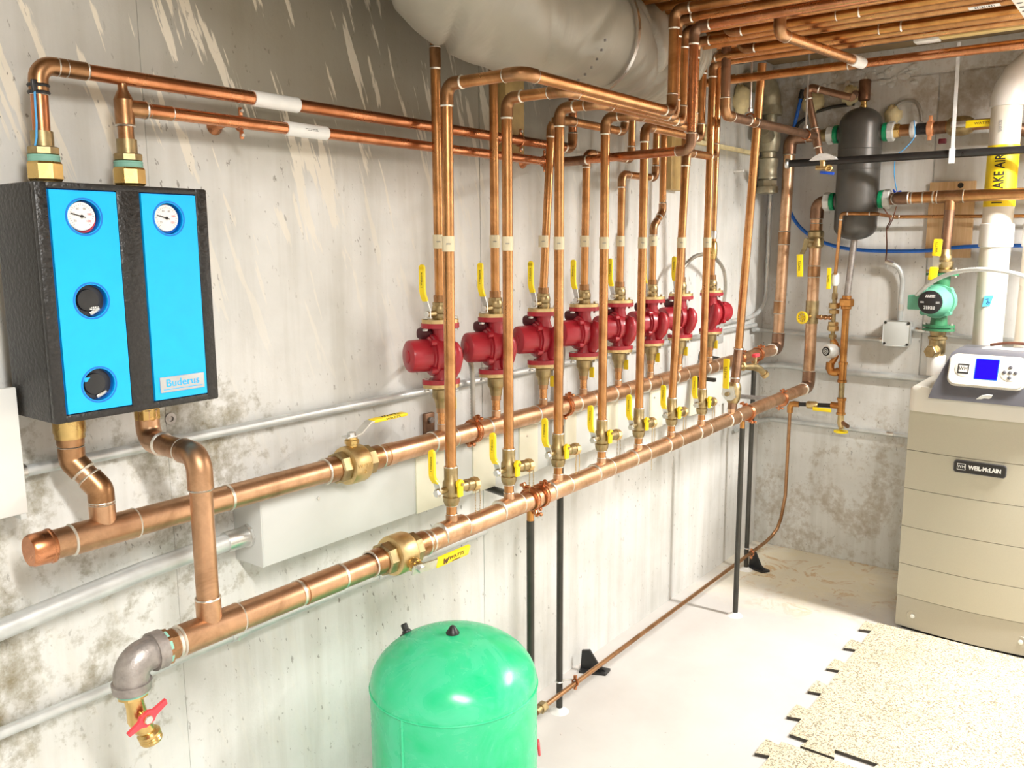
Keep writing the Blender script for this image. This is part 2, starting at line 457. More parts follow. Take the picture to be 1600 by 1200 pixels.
# ------------------------------------------------------------------ pipe runs
def arc(p, t1, t2, R, n=7):
    th = t1.angle(t2); d = R * tan(th / 2)
    a = p - t1 * d; ax = t1.cross(t2).normalized(); nn = ax.cross(t1).normalized(); c = a + nn * R
    return [c + Matrix.Rotation(th * k / n, 3, ax) @ (a - c) for k in range(n + 1)], d
def pipe_run(th, pts, r, mat='copper', fit='copper_fitting', rings=True, elbR=1.9, sock=1.5, n=16, skip=(), fr=1.13):
    """adds pipe, elbow (> solder_ring) parts to thing th"""
    pts = [V(p) for p in pts]; ends = []
    last = pts[0]
    for i in range(1, len(pts)):
        t1 = (pts[i] - pts[i - 1]).normalized()
        if i == len(pts) - 1:
            th.p('pipe', MB().cyl(last, pts[i], r, n=n), mat); break
        t2 = (pts[i + 1] - pts[i]).normalized()
        A, d = arc(pts[i], t1, t2, r * elbR)
        s = r * sock
        th.p('pipe', MB().cyl(last, pts[i] - t1 * (d + s * 0.6), r, n=n), mat)
        e = th.p('elbow', MB().tube([A[0] - t1 * s] + A + [A[-1] + t2 * s], r * fr, n), fit)
        if rings:
            for q, t in ((A[0] - t1 * s, -t1), (A[-1] + t2 * s, t2)):
                th.p('solder_ring', MB().lathe(q - t * 0.001, t, [(r * fr * 0.99, 0), (r * fr * 1.045, 0.0015), (r * 1.05, 0.0042), (r, 0.005)], n), 'solder', e)
        last = pts[i] + t2 * (d + s * 0.6)
def coupling(th, c, axis, r, L=0.05, mat='copper_fitting', rings=True, name='coupling', n=16, fr=1.13):
    c = V(c); a = V(axis).normalized()
    e = th.p(name, MB().cyl(c - a * L / 2, c + a * L / 2, r * fr, n=n), mat)
    if rings:
        for s in (-1, 1):
            th.p('solder_ring', MB().lathe(c + a * s * (L / 2 - 0.001), a * s, [(r * fr * 0.99, 0), (r * fr * 1.045, 0.0015), (r * 1.05, 0.0042), (r, 0.005)], n), 'solder', e)
    return e
def sleeve(th, a, b, r, mat, name='tape_label', txt=None, tdir=None):
    o = th.p(name, MB().tube([a, b], r * 1.06 + 0.0006, 20), mat)
    return o
def hexnut(c, axis, r, h, n=6):
    c = V(c); a = V(axis).normalized()
    return MB().lathe(c, a, [(r * 0.9, 0), (r, h * 0.12), (r, h * 0.88), (r * 0.9, h)], n)

# ------------------------------------------------------------------ the room
X0, X1, Y0, Y1, ZC = -1.3, 4.35, -2.2, 1.69, 2.47
floor = struct('floor', MB().box2((X0 - .1, Y0 - .1, -0.1), (X1 + .1, Y1 + .1, 0)), 'floor_paint')
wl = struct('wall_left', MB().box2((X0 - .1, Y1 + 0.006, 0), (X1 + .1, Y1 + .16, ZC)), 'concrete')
xs = [-1.3, -0.085, 0.985, 2.05, 3.15, X1]
for a, b in zip(xs, xs[1:]):           # poured form panels with open seams
    dz = random.uniform(-0.0012, 0.0012)
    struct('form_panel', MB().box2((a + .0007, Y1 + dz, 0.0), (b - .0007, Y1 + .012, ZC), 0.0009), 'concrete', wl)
wb = struct('wall_back', MB().box2((X1 + 0.008, Y0, 0), (X1 + .16, Y1 + .16, ZC)), 'concrete_back')
ys = [Y0, -1.3, -0.35, 0.22, 0.92, Y1 + 0.012]
for a, b in zip(ys, ys[1:]):
    struct('form_panel', MB().box2((X1, a + .003, 0), (X1 + .012, b - .003, 2.338), 0.003), 'concrete_back', wb)
struct('sill_course', MB().box2((X1 + .003, Y0, 2.346), (X1 + .012, Y1 + .012, ZC), 0.003), 'concrete_back', wb)
# crumbled mortar along the seam above the vessel
for i in range(34):
    y = random.uniform(1.0, 1.56); z = 2.35 + random.gauss(0, 0.022) + (0.03 if y > 1.3 else 0)
    struct('mortar_lump', MB().sphere((X1, y, z), random.uniform(0.008, 0.02), 6, 4, (0.5, random.uniform(.8, 1.6), random.uniform(.6, 1.1))), 'concrete_back', wb)
struct('wall_right', MB().box2((X0 - .1, Y0 - .16, 0), (X1 + .1, Y0, ZC)), 'side_wall_paint')
struct('wall_front', MB().box2((X0 - .16, Y0, 0), (X0, Y1, ZC)), 'side_wall_paint')
ceil = struct('ceiling', MB().box2((X0 - .1, Y0 - .1, ZC), (X1 + .1, Y1 + .1, ZC + .1)), 'ceiling_paint')
# exposed floor joists; the left strip light hangs between two of them
for i, x in enumerate((-0.76, -0.35, 0.055, 0.466, 0.876)):
    struct('joist', MB().box2((x - .02, Y0, 2.297), (x + .02, Y1 - .002, ZC), .002), 'joist_wood', ceil)
for i, x in enumerate((1.285, 1.695, 2.105, 2.515, 2.925, 3.30)):
    struct('joist', MB().box2((x - .02, Y0, 2.297), (x + .02, 1.14, ZC), .002), 'joist_wood', ceil)
struct('joist_header', MB().box2((0.90, 1.142, 2.345), (3.60, 1.18, ZC), .002), 'joist_wood', ceil)
# steel beam under the ceiling near the back wall
tb = T('steel_beam', 'dark steel beam under the ceiling behind the copper pipe bundle', 'beam', (3.72, 1.69, 2.36))
tb.p('flange', MB().box2((3.66, -2.1, 2.385), (3.82, 1.66, 2.397)), 'beam_paint')
tb.p('web', MB().box2((3.735, -2.1, 2.397), (3.745, 1.66, ZC)), 'beam_paint')
single('wood_strip', 'pale pine strip fixed beside the ceiling pipe bundle', 'strip', MB().box2((3.34, -1.2, 2.285), (3.385, 0.72, 2.30), .002), 'pine_bright')
single('joist_block', 'short off-white block at the end of the pine ceiling strip', 'block', MB().box2((3.335, 0.722, 2.280), (3.39, 0.80, 2.30), .002), 'white_plastic')

# ------------------------------------------------------------------ ceiling strip lights
def strip_light(x, y, watts, label, ZC=ZC):
    t = T('strip_light', label, 'light', (x, y, ZC))
    t.p('housing', MB().box2((x - .07, y - .62, ZC - .05), (x + .07, y + .62, ZC), .004), 'white_plastic')
    for s in (-1, 1):
        t.p('lamp_tube', MB().cyl((x + s * .035, y - .58, ZC - .07), (x + s * .035, y + .58, ZC - .07), .013, n=10), 'lamp_tube')
        t.p('lamp_holder', MB().box2((x - .06, y + s * .6 - .008, ZC - .09), (x + .06, y + s * .6 + .008, ZC - .05)), 'white_plastic')
    ld = bpy.data.lights.new('strip_light_glow', 'AREA'); ld.shape = 'RECTANGLE'; ld.size = .14; ld.size_y = 1.18
    ld.energy = watts; ld.color = LAMP_COL
    lo = bpy.data.objects.new('strip_light_glow', ld); COL.objects.link(lo); lo.parent = t.e; lo.location = (0, 0, -.092)
strip_light(0.22, -0.42, LAMP_W[0], 'twin tube strip light on the ceiling above the viewer')
strip_light(3.48, -0.50, LAMP_W[1], 'twin tube strip light on the ceiling near the boiler', 2.345)

# ------------------------------------------------------------------ interlocking floor mats
def toothed(x0, x1, y0, y1, teeth_x0, teeth_y1):
    """outline in x,y with dovetail teeth on the x0 side (towards the viewer) and y1 side (towards the wall)"""
    P = [(x1, y0), (x1, y1)]
    n = int(round((x1 - x0) / 0.225)); st = (x1 - x0) / n
    for i in range(n):
        a = x1 - i * st
        if teeth_y1:
            P += [(a - st * .12, y1), (a - st * .06, y1 + .045), (a - st * .52, y1 + .045), (a - st * .46, y1)]
    P.append((x0, y1))
    n = int(round((y1 - y0) / 0.225)); st = (y1 - y0) / n
    for i in range(n):
        a = y1 - i * st
        if teeth_x0:
            P += [(x0, a - st * .30), (x0 - .045, a - st * .24), (x0 - .045, a - st * .74), (x0, a - st * .68)]
    P.append((x0, y0)); return P
def mat_tile_obj(label, P, z=0.0):
    t = T('floor_mat', label, 'mat', (P[0][0], P[0][1], z))
    t.p('mat_body', MB().prism((0, 0, z + .006), (1, 0, 0), (0, 1, 0), P, .011), 'mat_edge', sharp=20)
    t.p('mat_top', MB().prism((0, 0, z + .0122), (1, 0, 0), (0, 1, 0), P, .0012), 'speckled_rubber', sharp=20)
mat_tile_obj('speckled tan interlocking floor mat lying in front of the boiler', toothed(2.61, 3.655, -0.20, 0.865, True, True))
mat_tile_obj('speckled tan floor mat at the bottom edge, nearest the viewer', [(x, y) for x, y in toothed(1.50, 2.55, -0.14, 0.87, False, True)])

# ------------------------------------------------------------------ black and blue pump station
bx = T('pump_station', 'black foam pump station with two bright blue front panels and dials', 'pump station', (0.81, 1.6, 1.30))
L_, R_, B_, Tp, YF, YB = 0.658, 0.972, 1.303, 1.704, 1.47, 1.672
mb = MB()
out = [(L_ + .03, YB), (L_ - .0, YB - .05), (L_, YF + .014), (R_, YF + .014), (R_, YB - .04), (R_ - .03, YB)]
body = [( (x - .81), (y - 1.6)) for x, y in out]
mb.prism((0.81, 1.6, (B_ + Tp) / 2), (1, 0, 0), (0, 1, 0), body, Tp - B_)
bm_ = bmesh.new()
for q in mb.v: bm_.verts.new(q)
bm_.verts.ensure_lookup_table()
for f_ in mb.f: bm_.faces.new([bm_.verts[i] for i in f_])
bmesh.ops.bevel(bm_, geom=bm_.edges[:], offset=.004, segments=2, profile=.5, affect='EDGES')
bm_.verts.index_update(); mb2 = MB(); mb2.add([q.co for q in bm_.verts], [[q.index for q in f_.verts] for f_ in bm_.faces]); bm_.free()
bx.p('foam_body', mb2, 'foam_black')
bx.p('side_rib', MB().box((R_ + .002, 1.53, 1.50), (.01, .05, .30), .004), 'foam_black')
def foam_strip(x0, x1, z0, z1):
    bx.p('foam_frame', MB().box2((x0, YF, z0), (x1, YF + .0145, z1), .0035), 'foam_black')
foam_strip(L_, .6785, B_, Tp); foam_strip(.7945, .8375, B_ + .010, Tp - .008); foam_strip(.9475, R_, B_, Tp)
foam_strip(.6765, .9495, B_, 1.3165); foam_strip(.6765, .9495, 1.6925, Tp)
def holed_panel(x0, x1, z0, z1, y, holes, depth):
    """rectangular panel facing -y with round holes (x,z,r): grid of strips between hole columns"""
    m = MB()
    n = 28
    rows = sorted(holes, key=lambda h: -h[1]); zt = z1
    for (hx, hz, hr) in rows:
        s = hr + .008
        for (a, b) in ((zt, hz + s),):
            if a - b > 1e-4: m.box2((x0, y, b), (x1, y + depth, a))
        m.box2((x0, y, hz - s), (hx - s, y + depth, hz + s)); m.box2((hx + s, y, hz - s), (x1, y + depth, hz + s))
        vs = []; fs = []
        for k in range(n):
            a = 2 * pi * k / n + pi / 4
            c_, s_ = cos(a), sin(a); q = max(abs(c_), abs(s_))
            vs += [(hx + c_ * hr, y, hz + s_ * hr), (hx + c_ / q * s, y, hz + s_ / q * s), (hx + c_ * hr, y + depth, hz + s_ * hr)]
        for k in range(n):
            l = (k + 1) % n
            fs += [[k * 3, k * 3 + 1, l * 3 + 1, l * 3], [k * 3, l * 3, l * 3 + 2, k * 3 + 2]]
        m.add(vs, fs)
        zt = hz - s
    m.box2((x0, y, z0), (x1, y + depth, zt)); return m
P1 = (0.680, 0.793); P2 = (0.839, 0.946); PZ0, PZ1 = 1.318, 1.691
holesL = [(0.735, 1.648, .028), (0.736, 1.507, .028), (0.737, 1.362, .028)]
holesR = [(0.890, 1.648, .028)]
for (a, b), hs, nm in ((P1, holesL, 'three'), (P2, holesR, 'one')):
    o = bx.p('front_panel', holed_panel(a, b, PZ0, PZ1, YF - .001, hs, .0135), 'blue_plastic', label='bright blue front panel with %s round opening%s' % (nm, 's' if nm == 'three' else ''), sharp=25)
    for (hx, hz, hr) in hs:
        bx.p('opening_rim', MB().lathe((hx, YF - .0012, hz), (0, 1, 0), [(hr + .001, 0), (hr + .004, .0), (hr + .003, .0125), (hr - .0015, .0125), (hr - .0015, .004)], 28, False), 'blue_rim', o)
    bx.p('panel_edge', holed_panel(a - .0025, b + .0025, PZ0 - .0025, PZ1 + .0025, YF + .006, hs, .0035), 'blue_rim', o, sharp=25)
def dial(cx_, cz, ringm):
    w = bx.p('dial_well', MB().lathe((cx_, YF + .0130, cz), (0, -1, 0), [(.0275, 0), (.0275, .0008)], 28), 'dark_hole')
    bx.p('gauge_band', MB().lathe((cx_ - .001, YF + .0125, cz - .002), (0, -1, 0), [(.0255, 0), (.0250, .004)], 28), ringm, w)
    g = bx.p('gauge', MB().lathe((cx_ - .003, YF + .0125, cz + .001), (0, -1, 0), [(.0242, 0), (.0242, .0085), (.0232, .0102), (.0222, .0095)], 28), 'dial_white')
    m = MB()
    for k in range(25):
        a = radians(225 - k * 270 / 24); l = .004 if k % 4 == 0 else .0022
        d = V((cos(a), 0, sin(a))); c0 = V((cx_ - .003, YF + 0.0019, cz + .001))
        m.strip([c0 + d * .0178, c0 + d * (.0178 + l)], (-sin(a), 0, cos(a)), .0006, .0002)
    bx.p('dial_marks', m, 'ink_grey', g)
    for k, tx in enumerate(('20', '40', '60', '80', '100', '120')):
        a = radians(215 - k * 50)
        bx.p('dial_number', text_mb(tx, .0052, (cx_ - .003 + cos(a) * .0138, YF + 0.0018, cz + .001 + sin(a) * .0138), (1, 0, 0), (0, 0, 1), .0002), 'red_plastic' if k > 3 else 'ink_grey', g)
    a = radians(165)
    d = V((cos(a), 0, sin(a)))
    c0 = V((cx_ - .003, YF + 0.0014, cz + .001))
    bx.p('needle', MB().strip([c0 - d * .007, c0 + d * .0185], (-sin(a), 0, cos(a)), .0014, .0006).cyl(c0, c0 + V((0, -.0015, 0)), .0026, n=12), 'ink', g)
dial(0.735, 1.648, 'red_plastic'); dial(0.890, 1.648, 'blue_rim')
# dark openings with the circulator knob and valve inside
for hz in (1.507, 1.362):
    h = bx.p('opening_well', MB().lathe((.7365, YF + 0.0120, hz), (0, -1, 0), [(.0275, 0), (.0275, .0008)], 28), 'dark_hole')
    bx.p('knob', MB().lathe((.733, YF + 0.0115, hz + .001), (0, -1, 0), [(.019, 0), (.018, .006), (.007, .0075)], 24), 'black_plastic', h)
    bx.p('bracket', MB().box((.745, YF + 0.0095, hz - .019), (.02, .004, .007), .001, Matrix.Rotation(radians(-25), 4, 'Y')), 'zinc', h)
bx.p('knob_mark', MB().box((.720, YF + 0.0065, 1.372), (.010, .003, .007)), 'blue_plastic')
bx.p('knob_print', print_lines((.742, YF + 0.0050, 1.494), (1, 0, 0), (0, 0, 1), .018, .006, 2, .0003, 3), 'white_paper')
pl = bx.p('name_plate', MB().box(((P2[0] + P2[1]) / 2 + .002, YF - .0020, 1.345), (.091, .003, .029), .0012), 'plate_silver')
bx.p('lettering', text_mb('Buderus', .020, ((P2[0] + P2[1]) / 2 + .002, YF - .0039, 1.347), (1, 0, 0), (0, 0, 1), .0008, squeeze=1.05), 'blue_plastic', pl)
bx.p('underline', MB().box(((P2[0] + P2[1]) / 2 + .002, YF - .0037, 1.336), (.080, .0006, .0012)), 'blue_plastic', pl)

# brass unions on the box
def union(label, x, y, z, up=1, tape=True):
    t = T('union_fitting', label, 'pipe fitting', (x, y, z)); s = up; a = (0, 0, s)
    t.p('tailpiece', MB().cyl((x, y, z), (x, y, z + s * .022), .019), 'brass')
    t.p('nut', hexnut((x, y, z + s * .012), a, .030, .034, 8), 'brass', sharp=20)
    if tape:
        t.p('thread_tape', MB().lathe((x, y, z + s * .046), a, [(.0255, 0), (.0265, .003), (.0255, .006), (.0265, .009), (.0255, .0115)], 20), 'teal_tape')
        t.p('adapter_hex', hexnut((x, y, z + s * .0575), a, .0265, .014, 8), 'brass_old', sharp=20)
        t.p('adapter', MB().cyl((x, y, z + s * .0715), (x, y, z + s * .098), .0185), 'brass_old')
    return t
union('brass union nut on top of the pump station, left one', .738, 1.6, 1.70)
union('brass union nut on top of the pump station, right one', .893, 1.6, 1.70)
t = T('union_fitting', 'brass outlet under the pump station, left one', 'pipe fitting', (.740, 1.6, 1.305))
t.p('nut', MB().lathe((.740, 1.6, 1.307), (0, 0, -1), [(.028, 0), (.028, .046), (.026, .050), (.026, .058)], 20), 'brass')
t = T('union_fitting', 'brass outlet under the pump station, right one', 'pipe fitting', (.893, 1.6, 1.305))
t.p('nut', MB().lathe((.893, 1.6, 1.307), (0, 0, -1), [(.025, 0), (.025, .046), (.022, .050)], 8), 'brass', sharp=20)

# two copper lines leaving the box along the wall
YW = 1.615
t = T('copper_line', 'upper copper line rising from the box and running along the wall', 'pipe', (.74, 1.6, 1.795))
pipe_run(t, [(.738, 1.6, 1.79), (.741, 1.6, 1.911), (2.44, YW, 1.906), (2.44, YW, 2.30)], .0143, 'copper_red', 'copper_fitting')
coupling(t, (.800, 1.6, 1.911), (1, 0, 0), .0143, .05)
sleeve(t, (1.185, 1.604, 1.9095), (1.305, 1.605, 1.9092), .0152, 'white_paper')
t.p('lettering', print_lines((1.24, 1.5885, 1.911), (1, 0, 0), (0, 0, 1), .05, .004, 1, seed=1), 'ink_grey')
for dz in (0, -.012):
    t.p('cable_tie', MB().ring((.7395, 1.6, 1.875 + dz), (0, 0, 1), .0155, .0032, 20, 6), 'black_plastic')
t.p('cable_tie_head', MB().box((.728, 1.590, 1.872), (.010, .008, .022), .002), 'black_plastic')
single('sensor_wire', 'thin light blue sensor wire beside the left union', 'wire', MB().tube([(.727, 1.588, 1.865), (.725, 1.586, 1.84), (.724, 1.585, 1.81), (.722, 1.586, 1.785), (.720, 1.59, 1.77)], .0018, 8), 'blue_tape')
t = T('copper_line', 'lower copper line along the wall fed from the right union', 'pipe', (.893, 1.6, 1.795))
t.p('pipe', MB().cyl((.893, 1.6, 1.79), (.893, 1.6, 1.83), .0143), 'copper_fitting')
te = t.p('tee', MB().cyl((.893, 1.6, 1.822), (.893, 1.6, 1.870), .0175).lathe((.893, 1.6, 1.870), (0, 0, 1), [(.0175, 0), (.015, .006), (.009, .018), (.0085, .028)], 16).cyl((.893, 1.6, 1.856), (.935, 1.6, 1.856), .0165), 'copper_fitting')
t.p('solder_ring', MB().ring((.893, 1.6, 1.823), (0, 0, 1), .0162, .0022, 20, 6), 'solder', te)
t.p('solder_ring', MB().ring((.935, 1.6, 1.856), (1, 0, 0), .0155, .0022, 20, 6), 'solder', te)
t.p('vent_cap', MB().lathe((.893, 1.6, 1.896), (0, 0, 1), [(.0085, 0), (.006, .006), (.0035, .008), (.0035, .022), (.0045, .022), (.0045, .028), (.002, .030)], 12), 'zinc')
coupling(t, (.968, 1.602, 1.856), (1, 0, 0), .0125, .046)
pipe_run(t, [(.935, 1.6, 1.856), (2.34, YW, 1.855), (2.285, 1.115, 1.857), (2.285, 1.115, 2.185), (2.285, -1.6, 2.185)], .0130, 'copper_red', 'copper_dull')
coupling(t, (2.33, 1.53, 1.855), (.1, 1, 0), .013, .09, 'copper_dull')
sleeve(t, (1.268, 1.604, 1.8558), (1.386, 1.606, 1.8557), .0142, 'white_paper')
t.p('lettering', print_lines((1.33, 1.5895, 1.857), (1, 0, 0), (0, 0, 1), .04, .006, 2, seed=2), 'ink_grey')
# bell hangers
def bell_hanger(x, z, r, label, y=YW):
    t = T('bell_hanger', label, 'pipe hanger', (x, Y1, z))
    t.p('wall_plate', MB().lathe((x - .012, Y1 - .001, z), (0, -1, 0), [(.020, 0), (.018, .004), (.008, .018), (.006, y - r - 1.59 + .03)], 20), 'copper_red')
    t.p('strap', MB().ring((x, y, z), (1, 0, 0), r + .0016, .0030, 24, 6), 'copper_red')
    for s in (-1, 1):
        e = t.p('ear', MB().box((x, y - .004, z + s * (r + .011)), (.009, .005, .018), .002), 'copper_red')
        t.p('screw', MB().cyl((x, y - .006, z + s * (r + .012)), (x, y - .011, z + s * (r + .012)), .0035, n=10), 'zinc', e)
bell_hanger(1.158, 1.8555, .0130, 'copper bell hanger on the lower wall line beside the white tape')
bell_hanger(2.15, 1.907, .0143, 'copper bell hanger on the upper wall line behind the third riser')
bell_hanger(2.275, 1.855, .0130, 'copper bell hanger at the end of the lower wall line')

# grey electrical box at the left edge
t = T('panel_box', 'pale grey electrical box at the left edge of the wall', 'electrical box', (.56, 1.69, 1.12))
t.p('cabinet', MB().box2((.42, 1.602, 1.135), (.648, 1.688, 1.35), .003), 'panel_paint')
t.p('cover', MB().box2((.415, 1.594, 1.128), (.653, 1.603, 1.357), .003), 'panel_paint')
t.p('hinge_tab', MB().box2((.640, 1.596, 1.118), (.650, 1.66, 1.130)), 'grey_paint')
# conduits on the wall
t = T('steel_conduit', 'upper galvanized conduit running from the left box behind the pumps', 'conduit', (.66, 1.665, 1.187))
t.p('conduit', MB().cyl((.66, 1.668, 1.187), (4.20, 1.668, 1.187), .0115), 'galvanized')
t.p('connector', MB().cyl((.650, 1.668, 1.187), (.684, 1.668, 1.187), .0145), 'zinc')
t.p('set_screw', MB().cyl((.668, 1.655, 1.187), (.668, 1.648, 1.187), .005, n=8), 'zinc')
t.p('coupling', MB().cyl((.965, 1.668, 1.187), (1.005, 1.668, 1.187), .0138), 'galvanized')
single('wall_anchor', 'round rusty form tie washer on the wall under the box', 'washer', MB().lathe((.995, 1.69, 1.232), (0, -1, 0), [(.013, 0), (.013, .003), (.006, .004), (.005, .001)], 16), 'malleable_iron')
t = T('steel_conduit', 'lower galvanized conduit running under the return header', 'conduit', (.4, 1.66, .70))
t.p('conduit', MB().cyl((-.2, 1.668, .700), (2.03, 1.668, .700), .0115), 'galvanized')
for xx in (1.115, 1.58):
    t.p('coupling', MB().cyl((xx - .02, 1.668, .700), (xx + .02, 1.668, .700), .0138), 'galvanized')
t.p('set_screw', MB().cyl((1.105, 1.654, .697), (1.105, 1.648, .697), .004, n=8), 'zinc')
t = T('steel_conduit', 'fat bent galvanized conduit entering the end of the wireway', 'conduit', (.4, 1.63, .92))
t.p('conduit', MB().tube([(-.2, 1.655, .885), (.35, 1.655, .895), (.60, 1.652, .905), (.75, 1.648, .921), (.88, 1.640, .936), (1.0, 1.637, .941), (1.12, 1.637, .942)], .0200, 18), 'galvanized')
t.p('connector', MB().cyl((1.075, 1.637, .942), (1.128, 1.637, .942), .0235), 'zinc')
t.p('locknut', hexnut((1.128, 1.637, .942), (1, 0, 0), .028, .008, 8), 'zinc', sharp=20)

# wireway
t = T('wireway', 'long light grey steel wireway mounted on the wall behind the headers', 'wireway', (1.14, 1.69, .875))
t.p('trough', MB().box2((1.142, 1.592, .880), (3.78, 1.688, 1.028), .0015), 'grey_paint')
covs = [(1.139, 1.640), (1.745, 1.880), (1.975, 2.105), (2.195, 2.36), (2.42, 2.60), (2.70, 2.95), (3.05, 3.30), (3.42, 3.78)]
for a, b in covs:
    t.p('cover', MB().box2((a, 1.586, .876), (b, 1.592, 1.031), .001), 'grey_paint')
for (a, b), (c, d) in zip(covs, covs[1:]):
    t.p('joint_strip', MB().box2((b - .004, 1.582, .874), (c + .004, 1.590, 1.032), .001), 'cream_paint', label='cream joint strip')
t.p('end_plate', MB().box2((1.136, 1.587, .874), (1.142, 1.690, 1.033), .001), 'grey_paint')
for i in range(6):
    q = 1.3 + i * .42
    t.p('screw', MB().cyl((q, 1.585, 1.0), (q, 1.581, 1.0), .004, n=8), 'zinc')

# ------------------------------------------------------------------ the two big headers
YB1, ZB1, YF1, ZF1, RH = 1.557, 1.070, 1.385, 0.886, .0270
PX = [1.715, 1.953, 2.193, 2.427, 2.658, 2.898, 3.137, 3.424]      # pumps / supply risers
RX = [1.555, 1.790, 2.026, 2.268, 2.503, 2.742, 2.990]             # return risers
ORD = ['first', 'second', 'third', 'fourth', 'fifth', 'sixth', 'seventh', 'eighth']
def header(label, y, z, xs_from, x_to, tees, tee_r, cap=False):
    t = T('copper_header', label, 'pipe', (xs_from, y, z))
    return t
hs = header('long copper supply header carrying the red pumps, capped at the left end', YB1, ZB1, .63, 4.22, PX, .0143)
pipe_run(hs, [(.655, YB1, ZB1), (1.325, YB1, ZB1)], RH, 'copper_header', n=24)
pipe_run(hs, [(1.45, YB1, ZB1), (4.222, YB1, ZB1 + .003), (4.222, 1.540, 2.095), (4.222, 1.36, 2.095)], RH, 'copper_pale', 'copper_dull', n=24, elbR=1.4)
hs.p('end_cap', MB().lathe((.672, YB1, ZB1), (-1, 0, 0), [(.0300, 0), (.0318, .002), (.0318, .006), (.0300, .008), (.0295, .036), (.0265, .041)], 24), 'copper_red')
def tee(t, x, y, z, rb, h, L=.085, up=1, mat='copper_pale'):
    e = coupling(t, (x, y, z), (1, 0, 0), RH, L, mat, True, 'tee', 24, 1.07)
    t.p('branch', MB().cyl((x, y, z), (x, y, z + up * h), rb * 1.13, n=16), mat, e)
    t.p('solder_ring', MB().ring((x, y, z + up * h), (0, 0, 1), rb * 1.07, rb * .10, 20, 6), 'solder', e)
    return e
tee(hs, .767, YB1, ZB1, .0206, .058, .12, 1, 'copper_header')
for x in PX: tee(hs, x, YB1, ZB1, .0118, .045)
for x in (1.035, 1.30, 1.512): coupling(hs, (x, YB1, ZB1), (1, 0, 0), RH, .006 if x < 1.4 else .03, 'solder' if x < 1.4 else 'copper_pale', False, 'solder_band', 24, 1.07)
coupling(hs, (4.222, 1.5565, 1.28), (0, -.008, 1), RH, .06, 'copper_fitting', True, 'coupling', 24, 1.06)
coupling(hs, (4.222, 1.548, 1.62), (0, -.008, 1), RH, .06, 'copper_fitting', True, 'coupling', 24, 1.06)

hr = header('long lower copper return header with seven drop valves', YF1, ZF1, .75, 4.19, RX, .0143)
pipe_run(hr, [(.79, YF1, ZF1), (1.31, YF1, ZF1 - .002)], RH, 'copper_header', n=24)
pipe_run(hr, [(1.43, YF1, ZF1 - .002), (4.195, YF1, ZF1 + .012), (4.195, 1.385, 1.787), (4.195, 1.30, 1.787)], RH, 'copper_pale', 'copper_dull', n=24, elbR=1.4)
e = coupling(hr, (.866, YF1, ZF1), (1, 0, 0), RH, .125, 'copper_header', True, 'tee', 24, 1.07)
hr.p('branch', MB().cyl((.866, YF1, ZF1), (.866, YF1, ZF1 + .062), .0232, n=20), 'copper_header', e)
hr.p('solder_ring', MB().ring((.866, YF1, ZF1 + .062), (0, 0, 1), .0222, .0022, 24, 6), 'solder', e)
for x in RX + [3.275]: tee(hr, x, YF1, ZF1 + .005, .0133, .042)
for x in (.795, 1.075, 1.19, 1.28, 1.47): coupling(hr, (x, YF1, ZF1), (1, 0, 0), RH, .006, 'solder', False, 'solder_band', 24, 1.05)
coupling(hr, (1.135, YF1, ZF1 - .001), (1, 0, 0), RH, .10, 'copper_header', False, 'coupling', 24, 1.06)
for z in (1.46, 1.66): coupling(hr, (4.195, 1.385, z), (0, 0, 1), RH, .05, 'copper_fitting', True, 'coupling', 24, 1.06)
hr.p('adapter', MB().lathe((.79, YF1, ZF1), (-1, 0, 0), [(.0290, 0), (.0290, .012), (.034, .013), (.034, .028), (.028, .029), (.028, .04)], 8), 'copper_fitting', sharp=20)

# pipes from the box down to the headers
t = T('offset_pipe', 'copper offset pipe from the box down to the capped header', 'pipe', (.74, 1.6, 1.26))
pipe_run(t, [(.740, 1.6, 1.25), (.740, 1.6, 1.205), (.767, 1.557, 1.152), (.767, 1.557, 1.11)], .0206, 'copper_header', 'copper_fitting', elbR=1.1, sock=.9, n=20)
t.p('adapter', MB().lathe((.740, 1.6, 1.250), (0, 0, -1), [(.0240, 0), (.0240, .012), (.0228, .014), (.0228, .036)], 20), 'copper_fitting')
t = T('offset_pipe', 'copper pipe from the right box outlet down to the return header', 'pipe', (.893, 1.6, 1.28))
pipe_run(t, [(.893, 1.6, 1.285), (.893, 1.6, 1.216), (.866, YF1, 1.222), (.866, YF1, .94)], .0206, 'copper_header', 'copper_header', elbR=1.5, sock=1.5, n=20)

# ------------------------------------------------------------------ galvanized elbow and drain cock
t = T('pipe_elbow', 'grey malleable iron elbow at the left end of the return header', 'pipe fitting', (.72, YF1, .84))
c0 = V((.708, YF1, ZF1))
A, d = arc(c0, V((-1, 0, 0)), V((0, 0, -1)), .030, 9)
t.p('elbow', MB().tube([(.762, YF1, ZF1)] + A + [(.708, YF1, .836)], .030, 20), 'malleable_iron')
t.p('collar', MB().cyl((.748, YF1, ZF1), (.768, YF1, ZF1), .035, n=20), 'malleable_iron')
t.p('collar', MB().cyl((.708, YF1, .848), (.708, YF1, .832), .034, .032, n=20), 'malleable_iron')
t.p('joint_compound', MB().cyl((.766, YF1, ZF1), (.774, YF1, ZF1), .0325, n=20), 'teal_tape')
t.p('joint_compound', MB().cyl((.708, YF1, .834), (.708, YF1, .826), .027, n=20), 'teal_tape')
t = T('drain_cock', 'brass drain cock with red lever hanging below the iron elbow', 'valve', (.708, YF1, .83))
t.p('inlet_hex', hexnut((.708, YF1, .829), (0, 0, -1), .026, .010, 8), 'brass', sharp=20)
t.p('body', MB().tube([(.708, YF1, .82), (.711, YF1, .80), (.714, YF1, .775), (.722, YF1, .755), (.729, YF1 - .004, .742)], [.016, .0155, .0185, .017, .014], 16), 'brass')
